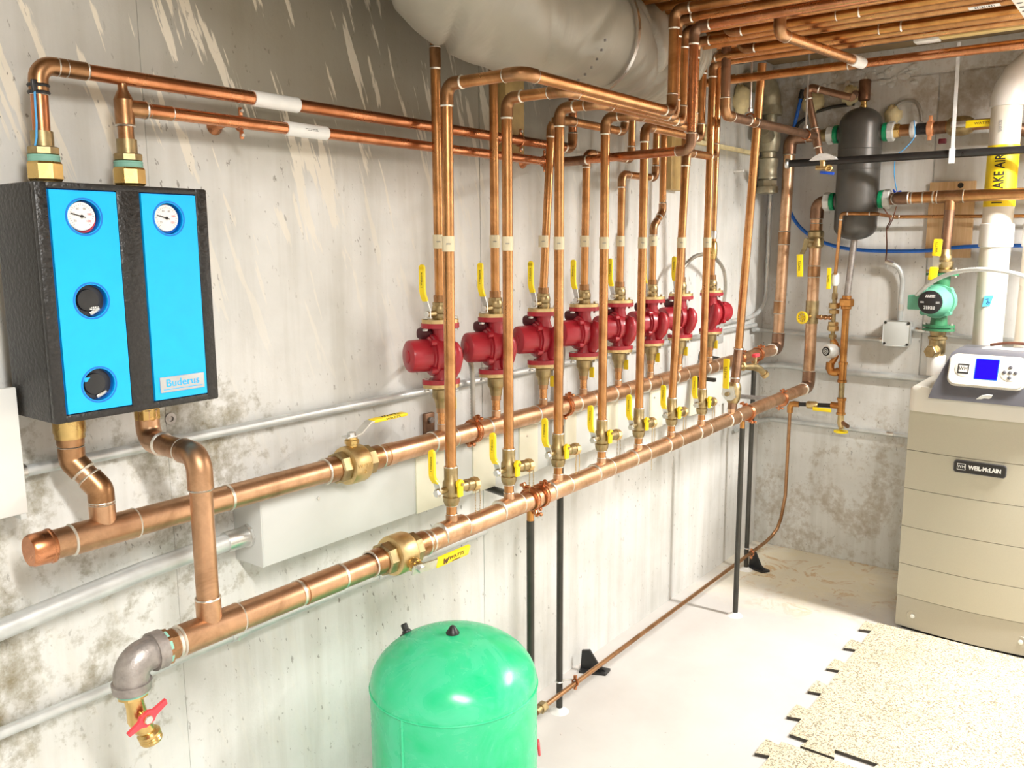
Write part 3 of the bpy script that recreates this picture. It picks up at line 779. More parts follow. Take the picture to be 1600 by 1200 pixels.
t.p('hose_outlet', MB().lathe((.728, YF1 - .004, .746), (.25, -.08, -1), [(.0165, 0), (.0205, .004), (.0205, .008), (.0185, .010), (.0200, .013), (.0185, .015), (.0200, .018), (.0185, .022), (.014, .022), (.014, .010)], 18), 'brass')
t.p('stem', MB().cyl((.714, YF1, .785), (.714, YF1 - .036, .785), .008, n=12), 'brass')
h = t.p('lever', MB().prism((.714, YF1 - .030, .785), (.92, 0, .39), (-.39, 0, .92), [(-.038, -.003), (-.015, -.006), (-.008, -.012), (.008, -.012), (.015, -.007), (.040, -.004), (.042, .005), (.016, .006), (.008, .012), (-.008, .012), (-.015, .006), (-.038, .004)], .007), 'red_plastic')
t.p('lever_nut', hexnut((.714, YF1 - .033, .785), (0, -1, 0), .008, .006), 'zinc', h)

# ------------------------------------------------------------------ large header ball valves
def big_valve(label, x, y, z, sd, lev, go=.125):
    """sd: direction of the stem; lever runs along +x"""
    t = T('ball_valve', label, 'valve', (x, y, z))
    sd = V(sd).normalized()
    t.p('body', MB().lathe((x - .030, y, z), (1, 0, 0), [(.034, 0), (.0455, .004), (.0475, .010), (.0475, .050), (.0455, .056), (.034, .060)], 28), 'brass_cast')
    for s in (-1, 1):
        t.p('end_hex', hexnut((x + s * .028, y, z), (s, 0, 0), .0385, .028, 8), 'brass_old', sharp=20)
        t.p('socket', MB().cyl((x + s * .05, y, z), (x + s * .088, y, z), .0305, n=24), 'copper_fitting')
        t.p('solder_ring', MB().ring((x + s * .088, y, z), (1, 0, 0), .0292, .0026, 24, 6), 'solder')
    c = V((x, y, z))
    t.p('stem', MB().cyl(c + sd * .040, c + sd * .068, .014, n=14), 'brass')
    t.p('packing_nut', hexnut(c + sd * .050, sd, .0175, .012, 8), 'brass', sharp=20)
    side = V((1, 0, 0)).cross(sd).normalized()
    pts = [c + sd * .070 + V((-.022, 0, 0)), c + sd * .070 + V((go - .120, 0, 0)), c + sd * .074 + V((go - .100, 0, 0)), c + sd * (.074 + lev) + V((go - .068, 0, 0)), c + sd * (.074 + lev) + V((go - .05, 0, 0))]
    h = t.p('lever', MB().strip(pts, side, .024, .0035), 'zinc')
    t.p('lever_nut', hexnut(c + sd * .071, sd, .010, .009), 'zinc', h)
    a = c + sd * (.074 + lev); b0 = a + V((.092, 0, 0))
    g = t.p('grip', MB().box(a + V((go, 0, 0)), (.118, .026 if abs(sd.z) > .5 else .009, .009 if abs(sd.z) > .5 else .026), .0035), 'yellow_vinyl', h)
    return t, h, g, a, sd, side
t, h, g, a, sd, side = big_valve('large brass ball valve on the supply header with raised yellow lever', 1.388, YB1, ZB1, (0, 0, 1), .022)
t.p('lettering', text_mb('WATTS', .015, a + V((.130, 0, .0051)), (1, 0, 0), (0, 1, 0), .0006, squeeze=1.3), 'ink', g)
t.p('lettering', text_mb('WATTS', .007, a + V((.130, -.0134, 0)), (1, 0, 0), (0, 0, 1), .0006, squeeze=2.2), 'ink', g)
t.p('casting_mark', text_mb('WATTS\n2', .014, (1.388, YB1 - .0475, ZB1 - .004), (1, 0, 0), (0, 0, 1), .0016), 'brass_cast')
t, h, g, a, sd, side = big_valve('large brass ball valve on the return header with yellow lever', 1.365, YF1, ZF1, (0, -.96, -.28), .004, .108)
MATS_rot = Matrix.Rotation(radians(0), 4, 'X')
# rebuild the grip so that it lies flat on the tilted lever
bpy.data.objects.remove(g)
Rm = Matrix((V((1, 0, 0)), side, sd)).transposed()
g = t.p('grip', MB().box(a + V((.108, 0, 0)), (.116, .028, .009), .0035, Rm), 'yellow_vinyl', h)
up_ = -side if side.z < 0 else side
t.p('lettering', text_mb('WATTS', .0145, a + V((.116, 0, 0)) + sd * .0052 + up_ * .002, (1, 0, 0), up_, .0006, squeeze=1.1), 'ink_brown', g)
t.p('lettering', print_lines(a + V((.116, 0, 0)) + sd * .0052 - up_ * .009, (1, 0, 0), up_, .03, .004, 1, .0006, 5), 'ink_brown', g)
t.p('logo', MB().prism(a + V((.078, 0, 0)) + sd * .0052 + up_ * .0, (1, 0, 0), up_, [(-.010, .008), (-.006, -.008), (-.002, -.008), (0, -.002), (.002, -.008), (.006, -.008), (.010, .008), (.005, .008), (.003, 0), (0, .006), (-.003, 0), (-.005, .008)], .0006), 'ink_brown', g)

# ------------------------------------------------------------------ circulators with isolation flanges
def ellipse_flange(c, rx, ry, h, ears=True, n=28, ang=0.0):
    """oval two bolt flange standing on c, long axis along angle ang"""
    o = []
    for k in range(n):
        a = 2 * pi * k / n
        rr = 1.0 / sqrt((cos(a) / rx) ** 2 + (sin(a) / ry) ** 2)
        o.append((rr * cos(a), rr * sin(a)))
    return MB().prism(V(c) + V((0, 0, h / 2)), (cos(ang), sin(ang), 0), (-sin(ang), cos(ang), 0), o, h)
PZ = 1.226           # underside of the pump's lower flange
FA = radians(-38)    # bolt line of the flanges
def bolts(t, z0, z1):
    for s in (-1, 1):
        p = V((cos(FA) * .040 * s, sin(FA) * .040 * s, 0)) + t.loc
        b = t.p('bolt', MB().cyl((p.x, p.y, z0), (p.x, p.y, z1), .0045, n=10), 'zinc')
        t.p('bolt_head', hexnut((p.x, p.y, z0 - .006), (0, 0, 1), .0085, .006), 'zinc', b)
        t.p('nut', hexnut((p.x, p.y, z1 - .004), (0, 0, 1), .0085, .007), 'zinc', b)
def circulator(x, label, flip=False):
    y = YB1; z = PZ
    t = T('circulator_pump', label, 'pump', (x, y, z), 'red circulators on the supply header')
    c = V((x, y, z + .080))
    ax = V((-cos(radians(24)), sin(radians(24)), 0)) if not flip else V((.96, -.28, 0)).normalized()
    sd = V((0, 0, 1)).cross(ax).normalized()         # sideways
    if sd.y > 0: sd = -sd
    t.p('lower_flange', ellipse_flange((x, y, z), .052, .034, .013, ang=FA), 'red_paint')
    t.p('upper_flange', ellipse_flange((x, y, z + .152), .052, .034, .013, ang=FA), 'red_paint')
    body = MB().tube([(x, y, z + .008), (x, y, z + .022), (x, y, z + .045), (x, y, z + .08), (x, y, z + .115), (x, y, z + .138), (x, y, z + .158)], [.026, .022, .024, .030, .027, .021, .026], 20)
    t.p('neck', body, 'red_paint')
    t.p('volute', MB().lathe(c - ax * .026, ax, [(.020, 0), (.036, .004), (.044, .014), (.047, .034), (.046, .046), (.056, .048), (.056, .056), (.050, .058)], 28), 'red_paint')
    m = MB().tube([c + sd * .026 - ax * .020 + V((0, 0, q)) + sd * o for q, o in ((-.074, -.022), (-.058, -.010), (-.036, .008), (-.008, .018), (.014, .018), (.030, .012), (.038, .004))], [.015, .017, .0215, .0240, .0215, .014, .004], 18)
    t.p('discharge_bulge', m, 'red_paint')
    mo = t.p('motor', MB().lathe(c + ax * .028, ax, [(.050, 0), (.050, .008), (.0440, .011), (.0435, .058), (.0420, .064), (.036, .068), (.0, .069)], 28), 'red_paint')
    t.p('nameplate_cap', MB().lathe(c + ax * .096, ax, [(.018, 0), (.018, .0025), (.015, .004)], 20), 'red_paint', mo)
    for k in range(4):
        a = pi / 4 + k * pi / 2
        p = c + ax * .030 + (sd * cos(a) + V((0, 0, 1)) * sin(a)) * .052
        t.p('lug', MB().cyl(p, p + ax * .014, .009, n=10), 'red_paint', mo)
    tb = t.p('terminal_box', MB().box(c + ax * .030 - sd * .026 + V((0, 0, .056)), (.040, .048, .034), .012), 'red_dark', label='dark terminal box')
    bolts(t, z - .016, z + .014); bolts(t, z + .150, z + .180)
    return t
def upper_isolation(x, label, lettering=True):
    y = YB1; z = PZ + .165
    t = T('isolation_valve', label, 'valve', (x, y, z), 'upper isolation flange valves')
    t.p('flange', ellipse_flange((x, y, z), .050, .034, .010, ang=FA), 'brass_cast')
    t.p('body', MB().lathe((x, y, z + .009), (0, 0, 1), [(.020, 0), (.0215, .006), (.0215, .016), (.0195, .018), (.0215, .021), (.0215, .033), (.0180, .040)], 18), 'brass_old')
    t.p('hex', hexnut((x, y, z + .046), (0, 0, 1), .0195, .010, 8), 'brass_old', sharp=20)
    t.p('socket', MB().cyl((x, y, z + .055), (x, y, z + .074), .0165), 'copper_fitting')
    sx = x - .020; zs = z + .026
    t.p('stem', MB().cyl((sx, y, zs), (sx - .030, y, zs), .0085, n=12), 'brass_old')
    h = t.p('lever', MB().strip([(sx - .026, y, zs - .010), (sx - .026, y, zs + .012), (sx - .034, y, zs + .030), (sx - .040, y, zs + .045)], (0, 1, 0), .017, .0028), 'zinc')
    t.p('lever_nut', hexnut((sx - .027, y, zs), (-1, 0, 0), .0085, .007), 'zinc', h)
    g = t.p('grip', MB().strip([(sx - .036, y, zs + .036), (sx - .043, y, zs + .050), (sx - .046, y, zs + .062), (sx - .046, y, zs + .118), (sx - .046, y, zs + .124)], (0, 1, 0), .0175, .0065).lathe((sx - .04925, y, zs + .122), (1, 0, 0), [(.0087, 0), (.0087, .0065)], 16), 'yellow_vinyl', h)
    t.p('lettering', text_mb('1 Webstone', .0085, (sx - .0495, y, zs + .090), (0, 0, 1), (0, 1, 0), .0004, squeeze=.95), 'ink', g)
    return t
def lower_isolation(x, label):
    y = YB1; z = PZ
    t = T('isolation_valve', label, 'valve', (x, y, z), 'lower isolation flange valves')
    t.p('flange', ellipse_flange((x, y, z - .010), .050, .034, .010, ang=FA), 'brass_cast')
    t.p('body', MB().lathe((x, y, z - .010), (0, 0, -1), [(.021, 0), (.0250, .004), (.0250, .026), (.0225, .030), (.020, .034), (.0175, .044), (.0165, .056)], 18), 'brass_old')
    t.p('socket', MB().cyl((x, y, z - .066), (x, y, z - .080), .0148), 'copper_fitting')
    t.p('nipple', MB().cyl((x, y, z - .115), (x, y, z - .070), .0118), 'copper')
    sx = x + .020; zs = z - .020
    st = t.p('drain_stem', MB().cyl((sx, y - .004, zs), (sx + .022, y - .004, zs), .0055, n=10), 'brass_old')
    g = t.p('tag_handle', MB().box((sx + .022, y - .006, zs - .040), (.005, .019, .036), .002), 'tag_yellow', label='small yellow tag handle')
    t.p('tag_neck', MB().strip([(sx + .022, y - .006, zs + .006), (sx + .022, y - .006, zs - .026)], (0, 1, 0), .007, .003), 'zinc', g)
    t.p('tag_cap', MB().lathe((x + .020, y + .016, z + .013), (0, 0, 1), [(.010, 0), (.010, .010), (.007, .013)], 12), 'tag_yellow')
    return t
c1 = circulator(PX[0], 'red circulator pump nearest the viewer, first of the row of eight')
u1 = upper_isolation(PX[0], 'brass flange valve with yellow lever on top of the first red pump')
l1 = lower_isolation(PX[0], 'brass flange valve with yellow tag under the first red pump')
for i in range(1, 8):
    if i < 7: copy_tree(c1.e, None, V((PX[i], YB1, PZ)), 'red circulator pump, %s from the left in the row of eight' % ORD[i])
    copy_tree(u1.e, None, V((PX[i], YB1, PZ + .165)), 'brass flange valve with yellow lever on top of the %s red pump' % ORD[i])
    copy_tree(l1.e, None, V((PX[i], YB1, PZ)), 'brass flange valve with yellow tag under the %s red pump' % ORD[i])
circulator(PX[7], 'red circulator pump at the far right, motor turned away to the right', True)

# armoured whips feeding the pumps
def whip(pts, r, label, name='armored_cable', mat='whip_metal', pitch=.0075, n=10):
    P = [V(p) for p in pts]; Q = []
    for i in range(len(P) - 1):               # catmull-rom
        p0, p1, p2, p3 = P[max(i - 1, 0)], P[i], P[i + 1], P[min(i + 2, len(P) - 1)]
        k = max(2, int((p2 - p1).length / (pitch / 2)))
        for j in range(k):
            s = j / k
            Q.append(.5 * ((2 * p1) + (p2 - p0) * s + (2 * p0 - 5 * p1 + 4 * p2 - p3) * s * s + (3 * p1 - p0 - 3 * p2 + p3) * s ** 3))
    Q.append(P[-1])
    return single(name, label, 'cable', MB().tube(Q, [r if k % 2 else r * .84 for k in range(len(Q))], n), mat, sharp=80)
whip([(1.745, 1.59, 1.285), (1.80, 1.60, 1.305), (1.86, 1.62, 1.295), (1.92, 1.63, 1.26), (1.945, 1.64, 1.20), (1.945, 1.64, 1.035)], .0085, 'armoured cable looping between the first and second red pump')
whip([(2.23, 1.60, 1.30), (2.29, 1.615, 1.29), (2.345, 1.62, 1.24), (2.36, 1.635, 1.15), (2.36, 1.64, 1.035)], .0085, 'armoured cable dropping between the third and fourth red pump')
whip([(2.33, 1.60, 1.31), (2.38, 1.61, 1.25), (2.40, 1.63, 1.15), (2.40, 1.64, 1.035)], .0085, 'second armoured cable dropping just left of the fourth pump')
whip([(2.70, 1.60, 1.31), (2.76, 1.61, 1.27), (2.79, 1.625, 1.20), (2.80, 1.64, 1.035)], .0085, 'armoured cable dropping beside the fifth red pump')
whip([(3.18, 1.60, 1.43), (3.22, 1.59, 1.50), (3.32, 1.585, 1.545), (3.46, 1.585, 1.545), (3.60, 1.59, 1.49), (3.66, 1.60, 1.40), (3.68, 1.62, 1.30)], .0085, 'armoured cable arching over the last two red pumps')

# ------------------------------------------------------------------ supply risers
RR = .0138
def riser_tape(t, x, y, z, lab='1'):
    sleeve(t, (x, y, z - .018), (x, y, z + .018), RR, 'cream_paper')
    d = V((-x, -y, 0)).normalized(); c = V((x, y, z)) + d * (RR + .0024)
    t.p('print', print_lines(c, (d.y * -1.0, d.x * 1.0, 0), (0, 0, 1), .011, .005, 1, seed=int(lab)), 'ink_grey')
SY = YB1
sup = [
    [(PX[0], SY, 1.46), (PX[0], SY, 2.40)],
    [(PX[1], SY, 1.46), (PX[1], SY, 2.40)],
    [(PX[2], SY, 1.46), (2.235, SY, 1.965), (2.235, 1.505, 1.965), (2.585, 1.505, 1.965), (2.585, 1.50, 2.035), (2.585, 1.58, 2.06), (2.585, 1.585, 2.28), (2.585, -1.6, 2.28)],
    [(PX[3], SY, 1.46), (2.435, SY, 1.888), (2.725, SY, 1.888), (2.73, SY, 2.235), (2.775, -1.6, 2.235)],
    [(PX[4], SY, 1.46), (2.663, SY, 1.835), (2.905, SY, 1.835), (2.91, SY, 2.28), (2.88, -1.6, 2.28)],
    [(PX[5], SY, 1.46), (PX[5], SY, 1.66), (2.965, SY, 1.715), (2.965, SY, 2.28), (2.965, -1.6, 2.28)],
    [(PX[6], SY, 1.46), (PX[6], SY, 2.26)],
]
names = ['vertical copper supply riser rising behind the duct above the first red pump',
         'vertical copper supply riser rising behind the duct above the second red pump',
         'copper supply riser above the third red pump, turning right at the top',
         'copper supply riser above the fourth red pump with a short right jog',
         'copper supply riser above the fifth red pump with a low right jog',
         'copper supply riser above the sixth red pump with a slanted offset',
         'straight copper supply riser above the seventh red pump']
for i, (P, nm) in enumerate(zip(sup, names)):
    t = T('supply_riser', nm, 'pipe', P[0], 'supply risers above the pumps')
    pipe_run(t, P, RR * .93, 'copper', 'copper_fitting')
    riser_tape(t, P[0][0], SY, 1.606, str(i + 1))
    if i == 0: coupling(t, (P[0][0], SY, 2.07), (0, 0, 1), RR * .93, .05)
t = T('supply_riser', 'thin copper riser with brass fitting above the eighth red pump', 'pipe', (PX[7], SY, 1.46), 'supply risers above the pumps')
pipe_run(t, [(PX[7], SY, 1.46), (PX[7] + .01, SY, 2.22)], .0098, 'copper', 'copper_fitting')
t.p('flow_setter', MB().lathe((PX[7] + .002, SY, 1.53), (0, 0, 1), [(.011, 0), (.016, .006), (.017, .04), (.015, .07), (.011, .075)], 16), 'brass')
t.p('union', MB().lathe((PX[7] + .003, SY, 1.615), (0, 0, 1), [(.011, 0), (.013, .004), (.013, .030), (.011, .034)], 12), 'zinc')

# ------------------------------------------------------------------ return risers
RY = YF1
ZT = 1.965
ret = [
    [(RX[0], RY, 1.04), (RX[0] + .008, RY, ZT), (RX[0] + .008, 1.166, ZT), (2.264, 1.166, ZT - .004), (2.264, 1.166, 2.232), (2.264, -1.6, 2.232)],
    [(RX[1], RY, 1.04), (RX[1], RY, ZT - .003), (RX[1], 1.206, ZT - .003), (2.359, 1.206, ZT - .004), (2.359, 1.206, 2.232), (2.359, -1.6, 2.232)],
    [(RX[2], RY, 1.04), (RX[2], RY, ZT), (RX[2], 1.252, ZT), (2.50, 1.252, ZT), (2.50, 1.252, 2.232), (2.50, -1.6, 2.232)],
    [(RX[3], RY, 1.04), (RX[3], RY, ZT + .002), (RX[3], 1.292, ZT + .002), (2.66, 1.292, ZT), (2.66, 1.292, 2.232), (2.66, -1.6, 2.232)],
    [(RX[4], RY, 1.04), (RX[4] + .004, RY, ZT), (2.913, RY, ZT), (2.913, RY, 2.232), (2.913, -1.6, 2.232)],
    [(RX[5], RY, 1.04), (2.805, RY, 1.908), (3.040, RY, 1.908), (3.045, RY, 2.279), (3.045, -1.6, 2.279)],
    [(RX[6], RY, 1.04), (2.996, RY, 2.232), (2.992, -1.6, 2.232)],
]
rn = ['copper return riser nearest the viewer, turning out under the grey duct',
      'second copper return riser from the left, elbowed out below the duct',
      'third copper return riser from the left, elbowed towards the room',
      'fourth copper return riser from the left with a double bend on top',
      'fifth copper return riser from the left, turning right at the top',
      'sixth copper return riser, leaning slightly right towards the top',
      'seventh copper return riser, rising straight to the ceiling bundle']
for i, (P, nm) in enumerate(zip(ret, rn)):
    t = T('return_riser', nm, 'pipe', P[0], 'return risers on the lower header')
    pipe_run(t, P, RR, 'copper', 'copper_fitting')
    f_ = (1.60 - 1.04) / (P[1][2] - 1.04); xx = P[0][0] + (P[1][0] - P[0][0]) * f_
    riser_tape(t, xx, RY, 1.60, str(i + 1))

# ------------------------------------------------------------------ return drop valves with drain
def bead_chain(pts, step=.0042):
    P = [V(p) for p in pts]; m = MB()
    for a, b in zip(P, P[1:]):
        k = max(1, int((b - a).length / step))
        for j in range(k): m.sphere(a.lerp(b, j / k), .0018, 6, 4)
    return m
def drop_valve(x, label):
    y = RY; z = .938
    t = T('drain_ball_valve', label, 'valve', (x, y, z), 'purge valves on the return header')
    t.p('nipple', MB().cyl((x, y, z - .012), (x, y, z + .025), .0133), 'copper')
    t.p('body', MB().lathe((x, y, z + .018), (0, 0, 1), [(.0165, 0), (.0205, .010), (.0215, .022), (.0185, .024), (.0205, .028), (.022, .044), (.021, .060), (.0175, .066), (.0175, .098)], 18), 'brass_old')
    t.p('solder_ring', MB().ring((x, y, z + .116), (0, 0, 1), .0155, .0022, 18, 6), 'solder')
    t.p('solder_ring', MB().ring((x, y, z + .018), (0, 0, 1), .0148, .0020, 18, 6), 'solder')
    zs = z + .062; sx = x - .020
    t.p('stem', MB().cyl((sx, y, zs), (sx - .032, y, zs), .0085, n=12), 'brass_old')
    h = t.p('lever', MB().strip([(sx - .028, y, zs - .011), (sx - .028, y, zs + .010), (sx - .034, y, zs + .024), (sx - .044, y, zs + .036)], (0, 1, 0), .019, .003), 'zinc')
    t.p('lever_nut', hexnut((sx - .029, y, zs - .002), (-1, 0, 0), .010, .008), 'zinc', h)
    g = t.p('grip', MB().strip([(sx - .036, y, zs + .026), (sx - .046, y, zs + .040), (sx - .048, y, zs + .050), (sx - .048, y, zs + .102)], (0, 1, 0), .0180, .0070).lathe((sx - .0515, y, zs + .102), (1, 0, 0), [(.0090, 0), (.0090, .0070)], 16), 'yellow_vinyl', h)
    t.p('lettering', text_mb('1 Webstone', .0075, (sx - .0518, y, zs + .075), (0, 0, 1), (0, 1, 0), .0004), 'ink', g)
    d = t.p('drain_port', MB().lathe((x + .012, y, zs - .002), (.98, -.05, -.08), [(.013, 0), (.013, .040), (.016, .042), (.016, .066)], 16), 'brass_old')
    cp = t.p('drain_cap', MB().lathe((x + .074, y - .004, zs - .007), (.98, -.05, -.08), [(.0175, 0), (.0185, .003), (.0185, .016), (.012, .018), (.008, .024)], 10), 'brass_cast', d, sharp=20)
    q = t.p('drain_handle', MB().box((x - .002, y - .031, zs - .002), (.018, .008, .030), .003).lathe((x - .002, y - .027, zs + .016), (0, -1, 0), [(.0115, 0), (.0115, .008), (.009, .010)], 14), 'yellow_vinyl', label='small yellow drain handle')
    t.p('drain_stem', MB().cyl((x - .002, y - .016, zs + .016), (x - .002, y - .040, zs + .016), .0045, n=8), 'brass_old', q)
    return t, cp
v1, cp1 = drop_valve(RX[0], 'brass purge valve with yellow lever on the first return riser')
tail = [(.092, .000), (.090, -.02), (.088, -.05), (.090, -.09), (.098, -.094), (.104, -.09), (.108, -.05), (.106, -.01), (.088, .0)]
for i in range(7):
    x = RX[i]
    if i == 0: r_ = v1.e
    else: r_ = copy_tree(v1.e, None, V((x, RY, .938)), 'brass purge valve with yellow lever on the %s return riser' % ORD[i])
    k = (1.0, .9, .95, 1.0, 1.9, 1.05, .95)[i]
    pts = [(x + a if k < 1.5 else x + .088 + (a - .088) * .1, RY - .004, .992 + b * k) for a, b in tail]
    if k > 1.5: pts = pts[:4]
    ch = mesh_obj('cap_chain', bead_chain(pts), 'brass_old', None)
    ch.parent = r_; ch.location = -V((x, RY, .938))
t = T('return_riser', 'tall leaning copper riser right of the seventh return riser', 'pipe', (3.275, RY, .93))
pipe_run(t, [(3.275, RY, .93), (3.320, RY, 1.17)], .0185, 'copper_dull', n=18)
pipe_run(t, [(3.320, RY, 1.17), (3.245, 1.303, 2.26)], .0160, 'copper', n=18)
t.p('solder_ring', MB().ring((3.320, RY, 1.175), (-.07, -.07, 1), .019, .003, 20, 6), 'solder')
t.p('solder_ring', MB().ring((3.298, RY, 1.055), (.15, 0, 1), .019, .003, 20, 6), 'solder')
t = T('ball_valve', 'dark brass ball valve with zinc handle on the leaning riser', 'valve', (3.285, RY, .95))
t.p('body', MB().lathe((3.279, RY, .955), (.17, 0, 1), [(.020, 0), (.027, .012), (.029, .03), (.029, .06), (.027, .072), (.021, .084)], 18), 'brass_old')
h = t.p('lever', MB().prism((3.228, RY - .004, 1.005), (0, 1, 0), (0, 0, 1), [(-.030, -.016), (-.012, -.030), (.012, -.030), (.030, -.008), (.026, .018), (.010, .030), (-.018, .028)], .006), 'zinc')
t.p('stem', MB().cyl((3.26, RY, 1.0), (3.215, RY, 1.0), .009, n=10), 'brass_old')
g = t.p('grip', MB().box((3.205, RY, 1.085), (.008, .026, .12), .0035), 'yellow_vinyl', h)
t.p('lettering', text_mb('WATTS', .014, (3.2005, RY, 1.09), (0, 0, 1), (0, 1, 0), .0005), 'ink_brown', g)
t = T('hose_bibb', 'brass hose bibb with red handle on the leaning riser', 'valve', (3.33, RY, 1.10))
t.p('body', MB().tube([(3.325, RY, 1.10), (3.36, RY - .01, 1.095), (3.42, RY - .03, 1.09), (3.46, RY - .04, 1.075), (3.485, RY - .05, 1.05)], [.011, .012, .016, .014, .012], 14), 'brass_old')
t.p('inlet_hex', hexnut((3.345, RY - .004, 1.098), (1, -.3, 0), .020, .012), 'brass_cast')
t.p('hose_outlet', MB().lathe((3.478, RY - .048, 1.06), (.7, -.3, -.75), [(.012, 0), (.0175, .003), (.0175, .018), (.012, .018)], 14), 'brass_old')
t.p('stem', MB().cyl((3.425, RY - .03, 1.095), (3.43, RY - .03, 1.135), .007, n=10), 'brass_old')
t.p('handle', MB().box((3.43, RY - .03, 1.137), (.045, .02, .016), .005), 'red_plastic')

# ------------------------------------------------------------------ header clamps and floor stands
def ring_clamp(x, y, z, label, tilt=25, mat='copper_red'):
    t = T('pipe_clamp', label, 'pipe clamp', (x, y, z))
    r = RH * 1.07 + .003
    t.p('band', MB().tube([(x - .006, y, z), (x + .006, y, z)], r + .0008, 28).ring((x - .006, y, z), (1, 0, 0), r, .0026, 28, 6).ring((x + .006, y, z), (1, 0, 0), r, .0026, 28, 6), mat)
    for s in (-1, 1):
        d = V((0, -sin(radians(tilt)), cos(radians(tilt)))) * s
        c = V((x, y, z)) + d * (r + .010)
        e = t.p('ear', MB().box(c, (.014, .010, .020), .003, Matrix.Rotation(radians(tilt), 4, 'X')), mat)
        t.p('screw', MB().cyl(c + V((0, .014, 0)), c - V((0, .016, 0)), .0040, n=8).sphere(c - V((0, .016, 0)), .006, 8, 6), mat, e)
for x, nm in ((1.848, 'between the first two red pumps'), (2.318, 'beside the third red pump'), (3.74, 'right of the leaning riser'), (3.96, 'near the far elbow')):
    ring_clamp(x, YB1, ZB1 + .001, 'copper ring clamp on the supply header ' + nm, 20)
for x, nm, tl in ((1.888, 'left one of the pair above the tank', 150), (1.935, 'right one of the pair above the tank', 20), (3.44, 'above the far front stand', 150), (3.83, 'near the far corner', 10)):
    ring_clamp(x, YF1, ZF1 + .003, 'copper ring clamp on the return header, ' + nm, tl)
def stand(x, y, z1, label):
    t = T('pipe_stand', label, 'pipe stand', (x, y, 0))
    t.p('post', MB().cyl((x, y, .01), (x, y, z1 - .03), .0112, n=14), 'black_steel')
    t.p('head', MB().cyl((x, y, z1 - .05), (x, y, z1), .0105, n=14), 'copper_orange')
    t.p('foot_patch', MB().lathe((x, y, 0), (0, 0, 1), [(.034, 0), (.028, .004), (.016, .012), (.012, .016)], 14), 'white_plastic')
stand(1.888, YF1, ZF1 - .028, 'black floor stand under the return header, behind the green tank')
stand(2.290, YB1, ZB1 - .028, 'black floor stand under the supply header, right of the green tank')
stand(3.39, YF1, ZF1 - .024, 'black floor stand under the return header, near the far corner')
stand(3.925, YB1, ZB1 - .028, 'black floor stand under the supply header in the far corner')
def wall_arm(x0, x1, y1, z0, z1, label, mat='black_steel', r=.0112):
    t = T('header_bracket', label, 'bracket', (x0, Y1, z0))
    t.p('arm', MB().cyl((x0, Y1 - .004, z0), (x1, y1, z1), r, n=14), mat)
    t.p('wall_flange', MB().lathe((x0, Y1 - .001, z0), (0, -1, 0), [(.026, 0), (.026, .005), (.015, .008), (.014, .02)], 16), mat)
wall_arm(2.02, 1.915, YF1 + .03, .852, .872, 'black steel arm holding the return header off the wall')
wall_arm(3.88, 3.84, YF1 + .03, .872, .885, 'grey steel arm holding the far end of the return header', 'malleable_iron', .0100)
wall_arm(3.62, 3.56, YB1 + .02, 1.09, 1.09, 'dark steel arm behind the supply header near the leaning riser', 'black_steel', .0095)
t = T('wall_bracket', 'rusty brown wall bracket behind the first pump nipple', 'bracket', (1.80, 1.69, 1.03))
t.p('plate', MB().box2((1.775, 1.675, 1.030), (1.815, 1.688, 1.118), .003), 'copper_dull')
t.p('bolt', hexnut((1.795, 1.675, 1.098), (0, -1, 0), .010, .008), 'malleable_iron')
t.p('arm', MB().box2((1.785, 1.59, 1.052), (1.805, 1.68, 1.066), .002), 'black_steel')
t = T('wall_bracket', 'rusty brown wall bracket beside the zinc valve handle', 'bracket', (3.36, 1.69, .98))
t.p('plate', MB().box2((3.345, 1.575, .985), (3.385, 1.585, 1.045), .003), 'copper_dull')
t.p('arm', MB().box2((3.355, 1.50, 1.02), (3.375, 1.576, 1.036), .003), 'black_steel')

# ------------------------------------------------------------------ make-up water line along the floor
FY, FZ = 1.528, .100
t = T('makeup_line', 'thin copper water line running low along the wall to the corner', 'pipe', (1.6, FY, FZ))
P0 = [(1.55, FY, .085), (4.10, FY, FZ)]
C_ = [V((4.10, FY, FZ)), V((4.17, FY - .004, FZ + .012)), V((4.205, FY - .018, FZ + .045)), V((4.212, FY - .032, FZ + .10)), V((4.200, 1.474, .33)), V((4.197, 1.470, .79))]
t.p('pipe', MB().cyl(P0[0], P0[1], .0085, n=14), 'copper_fitting')
t.p('pipe', MB().tube(C_, .0085, 14), 'copper_fitting')
t.p('union', hexnut((2.135, FY, .090), (1, 0, 0), .019, .026), 'brass_old', sharp=20)
t.p('union_nut', MB().cyl((2.11, FY, .090), (2.14, FY, .090), .013, n=12), 'brass_old')
t.p('elbow', MB().tube([(4.197, 1.470, .76), (4.197, 1.470, .79), (4.197, 1.463, .802), (4.197, 1.45, .806), (4.197, 1.425, .806)], [.014, .0155, .0165, .0155, .014], 14), 'copper_orange')
for x, nm in ((2.345, 'nearer the tank'), (3.915, 'in the far corner')):
    tt = T('clip_hanger', 'small copper clip tying the floor line to a stand, ' + nm, 'pipe clamp', (x, FY, FZ))
    tt.p('band', MB().ring((x, FY, .093), (1, 0, 0), .0115, .0035, 18, 6), 'copper_red')
    tt.p('ear', MB().box((x, FY, .113), (.010, .012, .014), .003).box((x, FY, .073), (.010, .012, .014), .003), 'copper_red')
    sx = 2.290 if x < 3 else 3.925
    tt.p('strap', MB().ring((sx, YB1, .112), (0, 0, 1), .0128, .0030, 18, 6), 'zinc')
    tt.p('link', MB().cyl((sx + .01, YB1, .112), (x, FY + .01, .10), .003, n=8), 'zinc')
